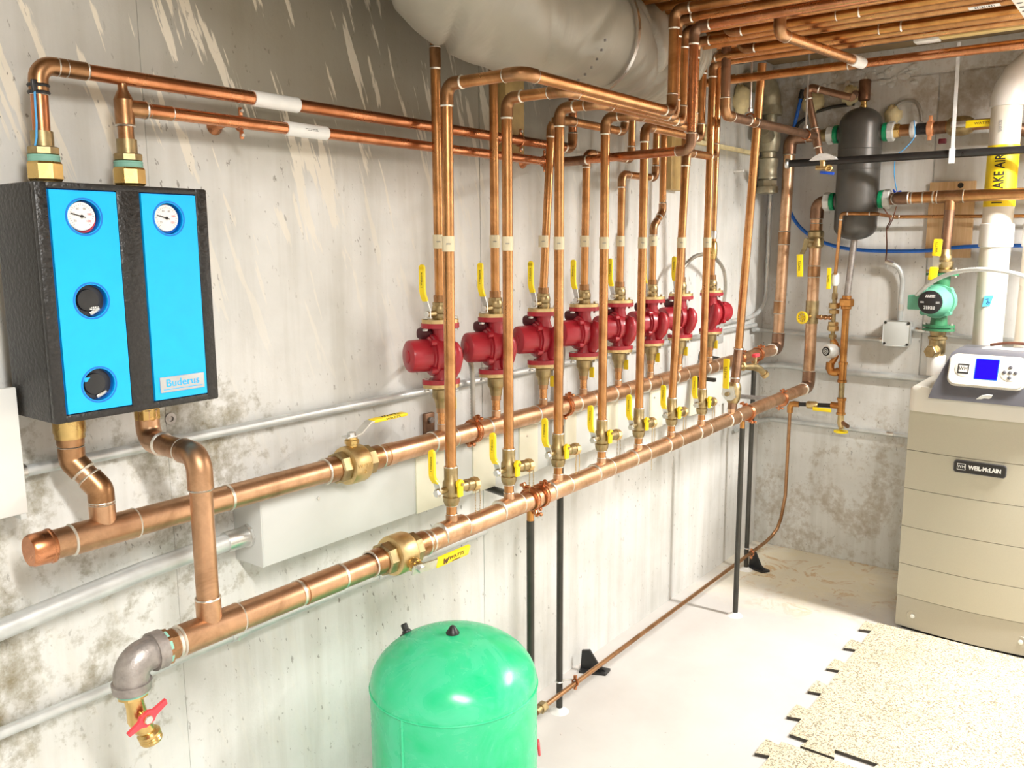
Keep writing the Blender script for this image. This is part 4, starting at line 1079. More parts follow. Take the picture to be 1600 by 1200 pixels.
for (x, y, a), nm in (((2.60, 1.612, 20), 'between the tank and the corner'), ((3.965, 1.515, -20), 'in the far corner')):
    t = T('anchor_foot', 'small black plastic bracket foot on the floor ' + nm, 'bracket', (x, y, 0))
    Rm = Matrix.Rotation(radians(a), 3, 'Z')
    u_, w_ = Rm @ V((0, -1, 0)), Rm @ V((1, 0, 0))
    t.p('foot', MB().prism((x, y, .005), u_, w_, [(-.05, -.03), (.05, -.022), (.06, .022), (-.05, .03)], .010), 'black_plastic')
    t.p('fin', MB().prism((x, y, 0), u_, (0, 0, 1), [(-.05, .005), (.055, .005), (.02, .03), (-.015, .085), (-.045, .08)], .012), 'black_plastic')

# ------------------------------------------------------------------ green expansion tank
tx, ty, tr, zs = 1.48, 1.32, .205, .54
t = T('expansion_tank', 'glossy green steel expansion tank standing on the floor', 'tank', (tx, ty, 0))
t.p('skirt', MB().lathe((tx, ty, 0), (0, 0, 1), [(.165, 0), (.165, .06)], 40), 'tank_green')
t.p('shell', MB().lathe((tx, ty, .05), (0, 0, 1), [(.12, 0), (.165, .012), (.195, .05), (tr, .10), (tr, zs - .05)], 56), 'tank_green')
dome = [(tr * 1.001, -.004)] + [(tr * cos(a), .125 * sin(a)) for a in [i * pi / 2 / 14 for i in range(15)]]
dome[-1] = (.001, .125)
t.p('dome', MB().lathe((tx, ty, zs), (0, 0, 1), dome, 56), 'tank_green')
t.p('girth_weld', MB().ring((tx, ty, zs - .003), (0, 0, 1), tr, .0028, 72, 6), 'tank_green')
a = radians(186); d = V((cos(a), sin(a), 0)); c = V((tx, ty, 0))
t.p('seam_weld', MB().tube([c + d * tr + V((random.uniform(-.0008, .0008), 0, z)) for z in [zs - .003 - k * .04 for k in range(12)]], .0036, 8), 'tank_green')
p = V((1.476, 1.318, zs + .1235))
t.p('air_cap', MB().lathe(p, (0, 0, 1), [(.0165, -.002), (.0165, .003), (.013, .008), (.007, .018), (.004, .0205)], 20), 'black_plastic')
p = V((1.47, 1.466, .622)); nn = V((-.02, .45, .89))
e = t.p('test_plug', MB().lathe(p, nn, [(.019, -.004), (.019, .004), (.012, .006), (.0115, .010), (.0085, .012), (.0085, .026), (.0065, .028)], 16), 'black_plastic')
t.p('plug_ring', MB().lathe(p, nn, [(.021, -.004), (.021, .0)], 16), 'cream_paper', e)
t = T('gate_valve', 'red wheel handle of a valve peeping out right of the tank', 'valve', (1.84, 1.33, .1))
c = V((1.852, 1.33, .168))
t.p('hand_wheel', MB().ring(c, (.6, -.8, .1), .020, .0036, 20, 6), 'red_plastic')
for k in range(3):
    u, w, d = frame((.6, -.8, .1)); q = radians(60 * k)
    t.p('spoke', MB().cyl(c - (u * cos(q) + w * sin(q)) * .02, c + (u * cos(q) + w * sin(q)) * .02, .0026, n=6), 'red_plastic')
t.p('stem', MB().cyl(c, c + V((-.10, .13, -.016)), .005, n=8), 'brass_old')
t.p('body', MB().cyl((1.752, 1.46, .152), (1.74, 1.528, .09), .014, n=12), 'brass_old')

# ------------------------------------------------------------------ flexible duct
def duct():
    ctr = [V(p) for p in ((1.16, 1.20, 2.62), (1.30, 1.28, 2.40), (1.50, 1.35, 2.235), (1.78, 1.385, 2.180), (2.10, 1.385, 2.175), (2.38, 1.395, 2.180), (2.60, 1.43, 2.195), (2.78, 1.46, 2.235), (2.87, 1.48, 2.31), (2.89, 1.48, 2.42))]
    Q = []
    for i in range(len(ctr) - 1):
        p0, p1, p2, p3 = ctr[max(i - 1, 0)], ctr[i], ctr[i + 1], ctr[min(i + 2, len(ctr) - 1)]
        for j in range(26):
            s = j / 26
            Q.append(.5 * ((2 * p1) + (p2 - p0) * s + (2 * p0 - 5 * p1 + 4 * p2 - p3) * s * s + (3 * p1 - p0 - 3 * p2 + p3) * s ** 3))
    Q.append(ctr[-1]); n = 72; m = len(Q)
    mb = MB().tube(Q, .150, n)
    rnd = random.Random(3)
    folds = [(rnd.uniform(0, 1), rnd.uniform(0, 2 * pi), rnd.uniform(.004, .009), rnd.uniform(.008, .022), rnd.uniform(.35, .9), rnd.uniform(-.06, .06)) for _ in range(95)]
    for i in range(m):
        s = i / (m - 1)
        for k in range(n):
            a = 2 * pi * k / n; dd = 0
            for (fs, fa, wd, am, sp, sk) in folds:
                da = (a - fa + pi) % (2 * pi) - pi
                ds = s - fs - sk * da
                dd -= am * math.exp(-(ds / wd) ** 2) * math.exp(-(da / sp) ** 2)
            dd += .006 * sin(s * 31 + 2 * sin(a)) + .004 * sin(3 * a + s * 11)
            v = mb.v[i * n + k]; mb.v[i * n + k] = v + (v - Q[i]).normalized() * dd
    t = T('flexible_duct', 'fat grey wrinkled flexible duct slung under the ceiling', 'duct', (1.5, 1.385, 2.03))
    t.p('jacket', mb, 'duct_jacket', sharp=180)
    i = int(m * .47); c = Q[i]; ax = (Q[i + 1] - Q[i - 1]).normalized()
    t.p('duct_strap', MB().tube([c - ax * .007, c + ax * .007], .1655, 60, cap=False), 'zinc')
    i = int(m * .415); c = Q[i]; ax = (Q[i + 1] - Q[i - 1]).normalized(); u, w, d_ = frame(ax)
    for k in range(13):
        an = radians(200 + k * 9); p = c + (V((0, cos(an), sin(an)))) * .160
        t.p('print_mark', MB().box(p, (.004, .006, .006)), 'ink_grey')
duct()
t = T('flexible_duct', 'dark flexible duct behind the grey duct, at the top edge', 'duct', (2.6, 1.4, 2.45))
t.p('jacket', MB().tube([(2.35, 1.0, 2.40), (2.5, 1.2, 2.40), (2.7, 1.42, 2.41), (2.85, 1.6, 2.42)], [.055, .06, .057, .06], 20), 'ceiling_paint', sharp=180)

# ------------------------------------------------------------------ ceiling pipe bundle
low = [2.43, 2.60, 2.85]; upp = [2.315, 2.405, 2.455, 2.535, 2.64, 2.73, 2.815]
for k, x in enumerate(low):
    t = T('ceiling_pipe', 'copper ceiling pipe of the lower layer without riser, ' + ('nearest the viewer', 'middle one', 'nearest the back wall')[k], 'pipe', (x, 1.15, 2.232), 'ceiling pipe bundle')
    pipe_run(t, [(x, 1.62, 2.40), (x, 1.10 + .06 * k, 2.40), (x, 1.10 + .06 * k, 2.232), (x, -1.6, 2.232)], RR, 'copper_orange', 'copper_fitting')
    coupling(t, (x, .85 - .05 * k, 2.232), (0, 1, 0), RR, .06, 'copper_orange')
for k, x in enumerate(upp):
    t = T('ceiling_pipe', 'copper pipe of the upper ceiling layer, %s one from the viewer' % ORD[k], 'pipe', (x, 1.15, 2.28), 'ceiling pipe bundle')
    pipe_run(t, [(x, 1.66, 2.29), (x, -1.6, 2.275)], RR, 'copper_orange')
    coupling(t, (x, .80 + .07 * (k % 3), 2.280), (0, 1, 0), RR, .06, 'copper_orange')
t = T('ceiling_pipe', 'red-brown copper pipe below the beam, running right of the bundle', 'pipe', (3.4, 1.5, 2.24))
pipe_run(t, [(3.40, 1.55, 2.245), (3.40, -1.9, 2.235)], .0165, 'copper_red')
coupling(t, (3.40, 1.50, 2.245), (0, 1, 0), .0165, .06, 'copper_fitting')
t = T('ceiling_pipe', 'copper stub crossing under the bundle with white tape on its tip', 'pipe', (2.42, .93, 2.18))
pipe_run(t, [(2.43, .93, 2.228), (2.43, .93, 2.165), (3.13, .905, 2.192), (3.13, 1.66, 2.192)], .0150, 'copper', 'copper_fitting', elbR=1.5)
sleeve(t, (3.02, .909, 2.1875), (3.12, .9055, 2.1915), .0168, 'white_paper')
t = T('sticker', 'white bar code sticker stuck under the ceiling pipes', 'sticker', (2.69, .48, 2.216))
t.p('paper', MB().box((2.70, .475, 2.2175), (.030, .075, .0010)), 'white_paper')
for k in range(9):
    t.p('bar', MB().box((2.70, .452 + k * .0055, 2.2168), (.016, .0012 + .0012 * (k % 3), .0006)), 'ink')
t = T('perforated_strap', 'white perforated steel strap under the bundle at the right edge', 'strap', (2.8, .385, 2.212))
t.p('strap', MB().box2((2.15, .355, 2.2135), (3.02, .405, 2.2155)), 'white_plastic')
for k in range(17):
    for s in (0, 1):
        t.p('hole', MB().lathe((2.20 + k * .05, .368 + s * .024, 2.2134), (0, 0, -1), [(.0075, 0), (.0075, .0003)], 12), 'ink')

# ------------------------------------------------------------------ pine studs on the wall behind the risers
single('wood_stud', 'short pine stud on the wall behind the second riser', 'stud', MB().box2((2.13, 1.652, 1.865), (2.225, 1.689, 2.40), .003), 'pine')
t = T('wood_stud', 'short pine block on the wall behind the sixth riser', 'stud', (3.27, 1.69, 1.81))
t.p('block', MB().box2((3.20, 1.645, 1.812), (3.285, 1.689, 2.08), .003), 'pine')
t.p('block', MB().box2((3.285, 1.645, 1.812), (3.33, 1.689, 2.06), .003), 'pine')
single('wall_pin', 'short white steel pin sticking out of the wall near the corner', 'pin', MB().cyl((3.915, 1.689, 1.928), (3.915, 1.640, 1.928), .006, n=10), 'white_plastic')

# ------------------------------------------------------------------ corner: cast stack, hanging line, rods
t = T('drain_stack', 'dull olive metal stack of fittings hanging in the corner', 'pipe', (4.2, 1.635, 1.84))
sx, sy = 4.19, 1.632
t.p('elbow', MB().tube([(3.98, 1.645, 2.335), (4.08, 1.64, 2.345), (4.15, 1.636, 2.33), (4.185, 1.633, 2.29), (sx, sy, 2.235)], .050, 20), 'stack_metal')
t.p('collar', MB().cyl((sx, sy, 2.245), (sx, sy, 2.205), .056, n=20), 'stack_metal')
t.p('pipe', MB().cyl((sx, sy, 2.30), (sx, sy, 1.86), .033, n=18), 'stack_metal')
t.p('wye', MB().lathe((sx, sy, 2.15), (0, 0, -1), [(.035, 0), (.047, .01), (.055, .05), (.055, .08), (.046, .115), (.036, .12)], 20).cyl((sx, sy, 2.09), (sx - .13, sy - .015, 2.13), .036, n=16), 'stack_metal')
t.p('valve_body', MB().lathe((sx, sy, 2.005), (0, 0, -1), [(.038, 0), (.047, .006), (.047, .040), (.044, .044), (.044, .085), (.047, .09), (.047, .10)], 20), 'stack_metal')
t.p('nut', hexnut((sx, sy, 1.90), (0, 0, -1), .047, .035, 8), 'stack_metal', sharp=20)
t.p('nut', MB().lathe((sx, sy, 1.868), (0, 0, -1), [(.052, 0), (.052, .030), (.035, .034)], 20), 'stack_metal')
t = T('steel_conduit', 'vertical galvanized conduit dropping from the stack into the corner', 'conduit', (4.3, 1.652, 1.84))
t.p('conduit', MB().tube([(4.29, 1.652, 1.85), (4.29, 1.652, 1.36), (4.285, 1.655, 1.31), (4.26, 1.66, 1.27), (4.21, 1.665, 1.245), (4.14, 1.667, 1.232), (3.75, 1.667, 1.225)], .0105, 14), 'galvanized')
t.p('coupling', MB().cyl((4.29, 1.652, 1.80), (4.29, 1.652, 1.765), .013, n=14), 'zinc')
t = T('junction_box', 'small grey junction box behind the last red pump', 'electrical box', (3.72, 1.69, 1.17))
t.p('box', MB().box2((3.66, 1.64, 1.14), (3.75, 1.689, 1.25), .003), 'galvanized')
t.p('knockout', MB().lathe((3.705, 1.640, 1.20), (0, -1, 0), [(.018, 0), (.018, .002), (.012, .003), (.010, .001)], 18), 'zinc')

t = T('copper_line', 'dark copper line hung below the ceiling near the corner', 'pipe', (2.92, 1.3, 2.2))
pipe_run(t, [(2.915, 1.30, 2.30), (2.92, 1.30, 2.037), (3.86, 1.30, 2.052)], .0165, 'copper_dull', 'copper_fitting')
coupling(t, (3.16, 1.30, 2.041), (1, 0, 0), .0165, .06, 'copper_fitting')
te = coupling(t, (3.868, 1.296, 2.045), (0, .22, 1), .0165, .08, 'copper_dull', True, 'tee')
pipe_run(t, [(3.87, 1.276, 1.965), (3.868, 1.296, 2.045), (3.865, 1.350, 2.265), (3.90, 1.17, 2.205)], .0150, 'copper_dull', 'copper_dull', elbR=1.2)
for x in (3.14, 3.74):
    tt = T('hanger_rod', 'thin steel hanger rod holding the dark line, ' + ('nearer the risers' if x < 3.5 else 'nearer the vessel'), 'hanger', (x, 1.3, 2.46))
    tt.p('rod', MB().cyl((x, 1.30, ZC), (x, 1.30, 2.075), .0042, n=8), 'rod_steel')
    tt.p('loop', MB().ring((x, 1.30, 2.047), (1, 0, 0), .0195, .003, 20, 6), 'copper_red')
    tt.p('nut', hexnut((x, 1.30, 2.072), (0, 0, 1), .009, .014), 'zinc')
t = T('drain_cock', 'small valve with white guard and blue lever below the dark line', 'valve', (3.87, 1.27, 1.9))
t.p('guard', MB().prism((3.865, 1.262, 1.955), (0, -1, 0), (0, 0, 1), [(-.055, -.006), (.06, -.006), (.052, .006), (.02, .02), (-.01, .022), (-.035, .010)], .030), 'clear_tape')
t.p('body', MB().tube([(3.868, 1.268, 1.97), (3.867, 1.262, 1.935), (3.865, 1.262, 1.915)], .012, 12).cyl((3.865, 1.29, 1.918), (3.865, 1.225, 1.914), .010, n=12), 'brass_cast')
t.p('lever', MB().box((3.855, 1.238, 1.893), (.012, .060, .012), .003, Matrix.Rotation(radians(8), 4, 'X')), 'blue_handle')
t.p('outlet', MB().ring((3.855, 1.232, 1.913), (1, .2, 0), .011, .005, 14, 6), 'brass')

def foam(label, c, s, seed):
    rnd = random.Random(seed); m = MB()
    m.sphere(c, 1.0, 14, 10, s)
    for i, v in enumerate(m.v): m.v[i] = V(c) + (v - V(c)) * rnd.uniform(.78, 1.12)
    single('spray_foam', label, 'foam', m, 'sprayfoam', sharp=180)
foam('yellow spray foam blob on the wall left of the stack', (3.93, 1.675, 2.245), (.06, .045, .075), 1)
foam('yellow spray foam blob on the wall beside the seventh riser', (3.62, 1.675, 2.06), (.07, .03, .05), 12)
foam('yellow spray foam wad round the pipe left of the air vent', (4.28, 1.285, 2.275), (.05, .04, .045), 2)
foam('small yellow spray foam wad hanging below the left pipe elbow', (4.31, 1.47, 2.26), (.04, .055, .05), 3)
foam('yellow spray foam plug on the back wall right of the vessel', (4.33, 1.105, 2.175), (.03, .038, .045), 4)
single('pine_ledge', 'narrow pale strip of foam board under the dark copper line', 'strip', MB().box2((3.45, 1.665, 2.015), (4.16, 1.689, 2.032), .002), 'sprayfoam')
single('copper_stub', 'dark copper pipe stub going through the foam in the back wall', 'pipe', MB().tube([(3.905, 1.168, 2.205), (4.05, 1.20, 2.235), (4.34, 1.28, 2.29)], .0165, 14), 'copper_dull')
single('black_cable', 'black flexible cable bowed across the corner behind the copper lines', 'cable', MB().tube([(4.30, 1.57, 2.10), (4.30, 1.53, 2.17), (4.31, 1.47, 2.215), (4.32, 1.38, 2.235), (4.33, 1.28, 2.24)], .008, 10), 'black_steel')

# blue plastic water line
def cat(pts, k=8):
    P = [V(p) for p in pts]; Q = []
    for i in range(len(P) - 1):
        p0, p1, p2, p3 = P[max(i - 1, 0)], P[i], P[i + 1], P[min(i + 2, len(P) - 1)]
        for j in range(k):
            s = j / k
            Q.append(.5 * ((2 * p1) + (p2 - p0) * s + (2 * p0 - 5 * p1 + 4 * p2 - p3) * s * s + (3 * p1 - p0 - 3 * p2 + p3) * s ** 3))
    return Q + [P[-1]]
t = T('water_tube', 'bright blue plastic water tube sagging across the back wall', 'tube', (4.31, 1.5, 2.3))
t.p('tube', MB().tube(cat([(4.30, 1.520, 2.305), (4.30, 1.545, 2.19), (4.30, 1.572, 2.05), (4.30, 1.578, 1.88), (4.30, 1.552, 1.75), (4.30, 1.48, 1.655), (4.30, 1.36, 1.590), (4.305, 1.20, 1.560), (4.305, .935, 1.557), (4.305, .727, 1.577), (4.305, .3, 1.580), (4.305, -.3, 1.575)]), .0085, 12), 'blue_pex')
t.p('end_sleeve', MB().cyl((4.30, 1.516, 2.325), (4.30, 1.525, 2.285), .014, n=12), 'black_plastic')
single('tube_clip', 'small black clip holding the blue tube on the plywood', 'clip', MB().box((4.300, .872, 1.562), (.030, .014, .036), .003), 'black_plastic')

# ------------------------------------------------------------------ hydraulic separator
vx, vy, vr = 4.20, 1.207, .094
t = T('separator_vessel', 'dark grey upright separator vessel with four green-ringed ports', 'vessel', (vx, vy, 1.608))
prof = [(.012, 1.608)] + [(vr * sin(a), 1.668 - .060 * cos(a)) for a in [i * pi / 2 / 8 for i in range(1, 9)]] + [(vr, 2.10)] + [(vr * cos(a), 2.125 + .078 * sin(a)) for a in [i * pi / 2 / 9 for i in range(0, 9)]] + [(.012, 2.205)]
t.p('shell', MB().lathe((vx, vy, 0), (0, 0, 1), prof, 40), 'vessel_paint')
for z in (2.015, 1.925):
    t.p('weld_line', MB().ring((vx, vy, z), (0, 0, 1), vr, .0016, 40, 6), 'vessel_paint')
def port(z, s, lab):
    y0 = vy + s * (vr - .012); a = (0, s, 0)
    e = t.p('port', MB().lathe((vx, y0, z), a, [(.040, 0), (.036, .014), (.034, .018)], 20), 'vessel_paint')
    t.p('gasket', MB().lathe((vx, y0 + s * .016, z), a, [(.038, 0), (.041, .003), (.041, .018), (.038, .021)], 24), 'green_gasket', e)
    t.p('lock_nut', hexnut((vx, y0 + s * .036, z), a, .044, .030, 8), 'white_nut', e, sharp=20)
for z, s in ((2.092, 1), (2.086, -1), (1.787, 1), (1.790, -1)): port(z, s, '')
t = T('air_vent', 'copper coloured air vent standing on top of the vessel', 'air vent', (vx, 1.197, 2.2))
t.p('neck', MB().lathe((vx, 1.2, 2.20), (0, 0, 1), [(.016, 0), (.016, .012), (.013, .014), (.013, .030)], 12), 'brass')
t.p('canister', MB().lathe((vx, 1.2, 2.228), (0, 0, 1), [(.018, 0), (.026, .006), (.026, .088), (.023, .094)], 20), 'copper_dull')
t.p('cap', MB().lathe((vx, 1.2, 2.320), (0, 0, 1), [(.008, 0), (.008, .014), (.004, .016)], 10), 'zinc')
# brass tails on the left ports
for (z, y0, y1, nm) in ((2.094, 1.37, 1.335, 'upper'), (1.787, 1.345, 1.335, 'lower')):
    t = T('port_tail', 'brass tail fitting on the %s left vessel port' % nm, 'pipe fitting', (vx, y0, z))
    t.p('tail', MB().cyl((vx + (.02 if nm == 'upper' else -.003), y0 + .01, z), (vx, 1.328, z), .0285, .030, 18), 'brass_old')
    t.p('ring', MB().ring((vx, y0 - .012, z), (0, 1, 0), .030, .004, 20, 6), 'brass_old')

# upper right branch with ball valve
t = T('vessel_branch', 'copper and brass branch leaving the upper right vessel port', 'pipe', (vx, 1.06, 2.087))
zb = 2.087
t.p('hex', hexnut((vx, 1.062, zb), (0, -1, 0), .033, .026), 'brass', sharp=20)
t.p('nipple', MB().cyl((vx, 1.07, zb), (vx, .97, zb), .0260, n=18), 'copper_fitting')
t.p('sleeve', MB().lathe((vx, .995, zb), (0, -1, 0), [(.028, 0), (.034, .004), (.034, .022), (.028, .026)], 18), 'white_plastic')
t.p('black_nipple', MB().cyl((vx, .972, zb), (vx, .915, zb), .0255, n=18), 'black_iron')
t.p('clamp_band', MB().lathe((vx, .925, zb), (0, -1, 0), [(.030, 0), (.033, .003), (.033, .022), (.030, .025)], 20).box((vx - .01, .912, zb + .04), (.012, .016, .026), .003).box((vx - .01, .912, zb - .04), (.012, .016, .026), .003), 'orange_clamp')
t.p('pipe', MB().cyl((vx - .002, .905, zb), (vx - .002, .66, zb), .0225, n=18), 'copper')
pipe_run(t, [(vx - .002, .67, zb), (vx + .06, .56, zb - .03), (vx + .08, .40, zb - .12), (vx + .085, .35, 1.35), (vx + .085, .35, .9)], .0225, 'copper', 'copper_dull')
t.p('tee', MB().cyl((vx, .895, zb), (vx, .85, zb), .027, n=18), 'copper_dull')
t = T('ball_valve', 'brass ball valve with long yellow lever right of the vessel', 'valve', (vx, .79, zb))
t.p('body', MB().lathe((vx, .845, zb), (0, -1, 0), [(.028, 0), (.038, .012), (.042, .035), (.042, .065), (.037, .085), (.028, .10)], 20), 'brass_old')
t.p('stem', MB().cyl((vx, .80, zb), (vx - .065, .80, zb), .012, n=12), 'brass_old')
h = t.p('lever', MB().box((vx - .066, .785, zb), (.006, .07, .024), .002), 'zinc')
g = t.p('grip', MB().box((vx - .070, .70, zb - .004), (.010, .125, .030), .004), 'yellow_vinyl', h)
t.p('lettering', text_mb('WATTS', .014, (vx - .0756, .70, zb - .004), (0, -1, 0), (0, 0, 1), .0005, squeeze=1.2), 'ink_brown', g)
t.p('tag_hook', MB().box((vx - .03, .855, zb - .062), (.02, .03, .022), .003), 'red_dark')
whip([(4.33, 1.10, 2.205), (4.32, 1.065, 2.228), (4.315, 1.01, 2.222), (4.31, .985, 2.18), (4.305, .975, 2.13)], .0085, 'short armoured cable curling above the upper right branch')
single('capillary_wire', 'thin pale blue wire hanging from the branch clamp', 'wire', MB().tube(cat([(4.16, .972, 2.12), (4.15, .965, 2.05), (4.14, 1.0, 2.0), (4.15, 1.035, 1.97), (4.2, 1.05, 1.9), (4.28, 1.055, 1.83)]), .0022, 8), 'blue_tape')
single('wire_pair', 'twisted brown thermostat wire hanging from the lower right port', 'wire', MB().tube(cat([(4.19, 1.085, 1.75), (4.22, 1.06, 1.70), (4.26, 1.083, 1.66), (4.29, 1.085, 1.58), (4.30, 1.088, 1.51)]), .003, 8).tube(cat([(4.19, 1.03, 1.755), (4.22, 1.05, 1.70), (4.26, 1.078, 1.66)]), .0025, 8), 'ink_brown')

single('wire_nut', 'small blue wire connector hanging below the black pipe', 'connector', MB().tube([(4.27, 1.068, 1.835), (4.275, 1.055, 1.815), (4.28, 1.048, 1.80)], [.003, .008, .005], 10).tube([(4.275, 1.055, 1.82), (4.28, 1.035, 1.828)], .004, 8), 'blue_handle')
# lower right branch: elbows towards the room, then runs right in front of the vent pipes
lx, zl = 4.03, 1.784
t = T('vessel_branch', 'copper branch leaving the lower right vessel port with a drop', 'pipe', (vx, 1.08, zl))
pipe_run(t, [(vx, 1.085, 1.790), (vx - .002, 1.030, 1.790), (lx, .985, zl), (lx, -1.2, zl + .006)], .0240, 'copper', 'copper_dull', n=20, elbR=1.2, sock=.8)
for y in (.93, .885, .845):
    t.p('solder_band', MB().cyl((lx, y - .003, zl), (lx, y + .003, zl), .0262, n=20), 'solder')
te = t.p('tee', MB().cyl((lx, .83, zl), (lx, .73, zl), .0265, n=20).cyl((lx, .779, zl), (lx, .779, zl - .055), .0225, n=18), 'copper_fitting')
for y in (.83, .73): t.p('solder_ring', MB().ring((lx, y, zl), (0, 1, 0), .0258, .0024, 20, 6), 'solder', te)
t.p('pipe', MB().cyl((lx, .779, zl - .05), (lx, .785, 1.54), .0206, n=18), 'copper_dull')
# thin copper line
t = T('thin_copper_line', 'thin copper line crossing in front of the vessel and back wall', 'pipe', (4.08, 1.235, 1.44))
pipe_run(t, [(4.15, 1.270, 1.45), (4.085, 1.238, 1.727), (4.09, 1.09, 1.722), (4.27, 1.06, 1.712), (4.29, .3, 1.700)], .0080, 'copper', 'copper_fitting', n=12)
t.p('pipe_clip', MB().box((4.285, .815, 1.705), (.03, .022, .026), .004), 'cream_paper')

# ------------------------------------------------------------------ feed water assembly
fx = 4.185
t = T('feed_valve_train', 'brass feed water valve train with yellow lever and round regulator', 'valve', (fx, 1.28, 1.0))
ya = 1.278
t.p('ball_valve', MB().lathe((fx - .02, ya - .004, 1.455), (-.1, -.03, -1), [(.012, 0), (.018, .006), (.019, .045), (.013, .06)], 14), 'white_nut')
h = t.p('lever', MB().box((fx - .045, ya + .018, 1.43), (.007, .020, .10), .003), 'yellow_vinyl')
t.p('lettering', text_mb('WATTS', .010, (fx - .0492, ya + .018, 1.43), (0, 0, 1), (0, 1, 0), .0004), 'ink', h)
t.p('nipple', MB().cyl((fx, ya, 1.40), (fx, ya, 1.10), .010, n=12), 'brass_old')
for z, r, hh in ((1.345, .014, .030), (1.300, .026, .026), (1.272, .024, .020), (1.215, .024, .018), (1.193, .026, .026), (1.155, .018, .018)):
    t.p('union_hex', hexnut((fx, ya, z - hh / 2), (0, 0, 1), r, hh), 'brass_cast' if r > .02 else 'brass_old', sharp=20)
rg = t.p('regulator', MB().lathe((fx + .02, ya - .01, 1.085), (-1, .45, 0), [(.030, 0), (.036, .02), (.034, .05), (.028, .062)], 22), 'white_nut')
t.p('regulator_dial', MB().lathe((fx - .036, ya + .0153, 1.085), (-1, .45, 0), [(.022, 0), (.022, .002)], 20).ring((fx - .038, ya + .016, 1.085), (-1, .45, 0), .018, .002, 20, 6), 'ink', rg)
t.p('regulator_dial_mark', MB().ring((fx - .0385, ya + .0163, 1.085), (-1, .45, 0), .013, .002, 20, 6).ring((fx - .0385, ya + .0163, 1.085), (-1, .45, 0), .005, .002, 12, 6), 'white_nut', rg)
t.p('body_bend', MB().tube(cat([(fx, ya, 1.14), (fx + .015, ya - .02, 1.10), (fx + .01, ya - .018, 1.06), (fx, ya + .0, 1.02)]), .014, 12), 'copper_orange')
t.p('elbow', MB().tube([(fx, ya + .004, 1.03), (fx, ya + .004, 1.0), (fx, ya - .004, .985), (fx, ya - .02, .982), (fx, ya - .035, .984)], [.019, .020, .021, .020, .018], 14), 'copper_orange')
t.p('cross_nipple', MB().cyl((fx, ya - .03, .984), (fx, 1.225, .990), .012, n=12), 'brass_old')
yb = 1.222
t = T('bronze_pipe', 'orange bronze pipe with unions below the vessel drain', 'pipe', (fx, yb, .8))
t.p('drain_pipe', MB().cyl((4.20, 1.207, 1.615), (fx, yb, 1.335), .0150, n=14), 'malleable_iron')
t.p('union', hexnut((fx, yb, 1.30), (0, 0, 1), .034, .035, 8), 'copper_orange', sharp=20)
t.p('union_ring', MB().lathe((fx, yb, 1.285), (0, 0, 1), [(.020, 0), (.024, .004), (.024, .016), (.021, .065)], 16), 'copper_orange')
t.p('pipe', MB().cyl((fx, yb, 1.30), (fx, yb, 1.0), .0165, n=14), 'copper_orange')
t.p('tee', MB().lathe((fx, yb, 1.035), (0, 0, -1), [(.022, 0), (.022, .012), (.019, .014), (.019, .085), (.022, .087), (.022, .098)], 16).cyl((fx, yb, .988), (fx, yb + .03, .988), .018, n=14), 'copper_orange')
t.p('pipe', MB().cyl((fx, yb, .95), (fx, yb, .85), .0135, n=14), 'brass_old')
t.p('tee', MB().lathe((fx, yb - .003, .862), (0, 0, -1), [(.022, 0), (.022, .012), (.018, .014), (.018, .070), (.022, .072), (.022, .082)], 16).cyl((fx, yb, .822), (fx, yb + .045, .822), .016, n=14), 'copper_orange')
t.p('boiler_drain', MB().tube([(fx, yb - .004, .79), (fx, yb - .004, .74), (fx - .01, yb - .012, .715)], [.014, .016, .012], 14), 'brass_cast')
t.p('wheel', MB().lathe((fx - .008, yb - .01, .708), (0, 0, -1), [(.010, 0), (.034, .004), (.034, .012), (.010, .015)], 10), 'yellow_vinyl', sharp=20)
t.p('hose_outlet', MB().cyl((fx, yb - .01, .745), (fx - .04, yb - .05, .735), .010, n=12), 'copper_dull')
t = T('feed_shutoff', 'black nipple and brass shutoff with yellow lever low in the corner', 'valve', (fx, 1.34, .82))
t.p('nipple', MB().cyl((4.197, 1.445, .806), (fx, 1.25, .820), .0105, n=12), 'black_iron')
t.p('body', MB().lathe((fx, 1.385, .811), (0, -1, .05), [(.012, 0), (.019, .006), (.019, .045), (.012, .055)], 12), 'brass_cast')
t.p('lever', MB().box((fx - .03, 1.300, .800), (.008, .090, .018), .003), 'yellow_vinyl')
t = T('hand_valve', 'small valve with yellow hand wheel on the far header riser', 'valve', (fx, 1.40, 1.235))
t.p('body', MB().cyl((4.195, 1.385, 1.21), (4.195, 1.385, 1.32), .0305, n=20), 'brass_old')
t.p('stem', MB().cyl((4.18, 1.38, 1.245), (4.12, 1.402, 1.243), .009, n=10), 'brass')
c = V((4.115, 1.404, 1.243))
t.p('hand_wheel', MB().ring(c, (-1, .3, 0), .026, .006, 18, 6), 'tag_yellow')
u, w, d = frame((-1, .3, 0))
for k in range(4):
    q = radians(45 * k)
    t.p('spoke', MB().cyl(c - (u * cos(q) + w * sin(q)) * .025, c + (u * cos(q) + w * sin(q)) * .025, .0035, n=6), 'tag_yellow')
t.p('cross_pipe', MB().cyl((4.19, 1.36, 1.243), (fx, 1.278, 1.243), .0090, n=10), 'copper_fitting')
for k in range(3):
    t.p('cross_nut', hexnut((4.188, 1.345 - k * .022, 1.243), (0, -1, 0), .013, .012), 'copper_fitting')
t = T('ball_valve', 'brass ball valve with hanging yellow lever on the far riser', 'valve', (4.195, 1.385, 1.58))
t.p('body', MB().lathe((4.195, 1.385, 1.655), (0, 0, -1), [(.029, 0), (.037, .008), (.037, .030), (.033, .034), (.038, .045), (.038, .075), (.029, .085)], 20), 'brass_old')
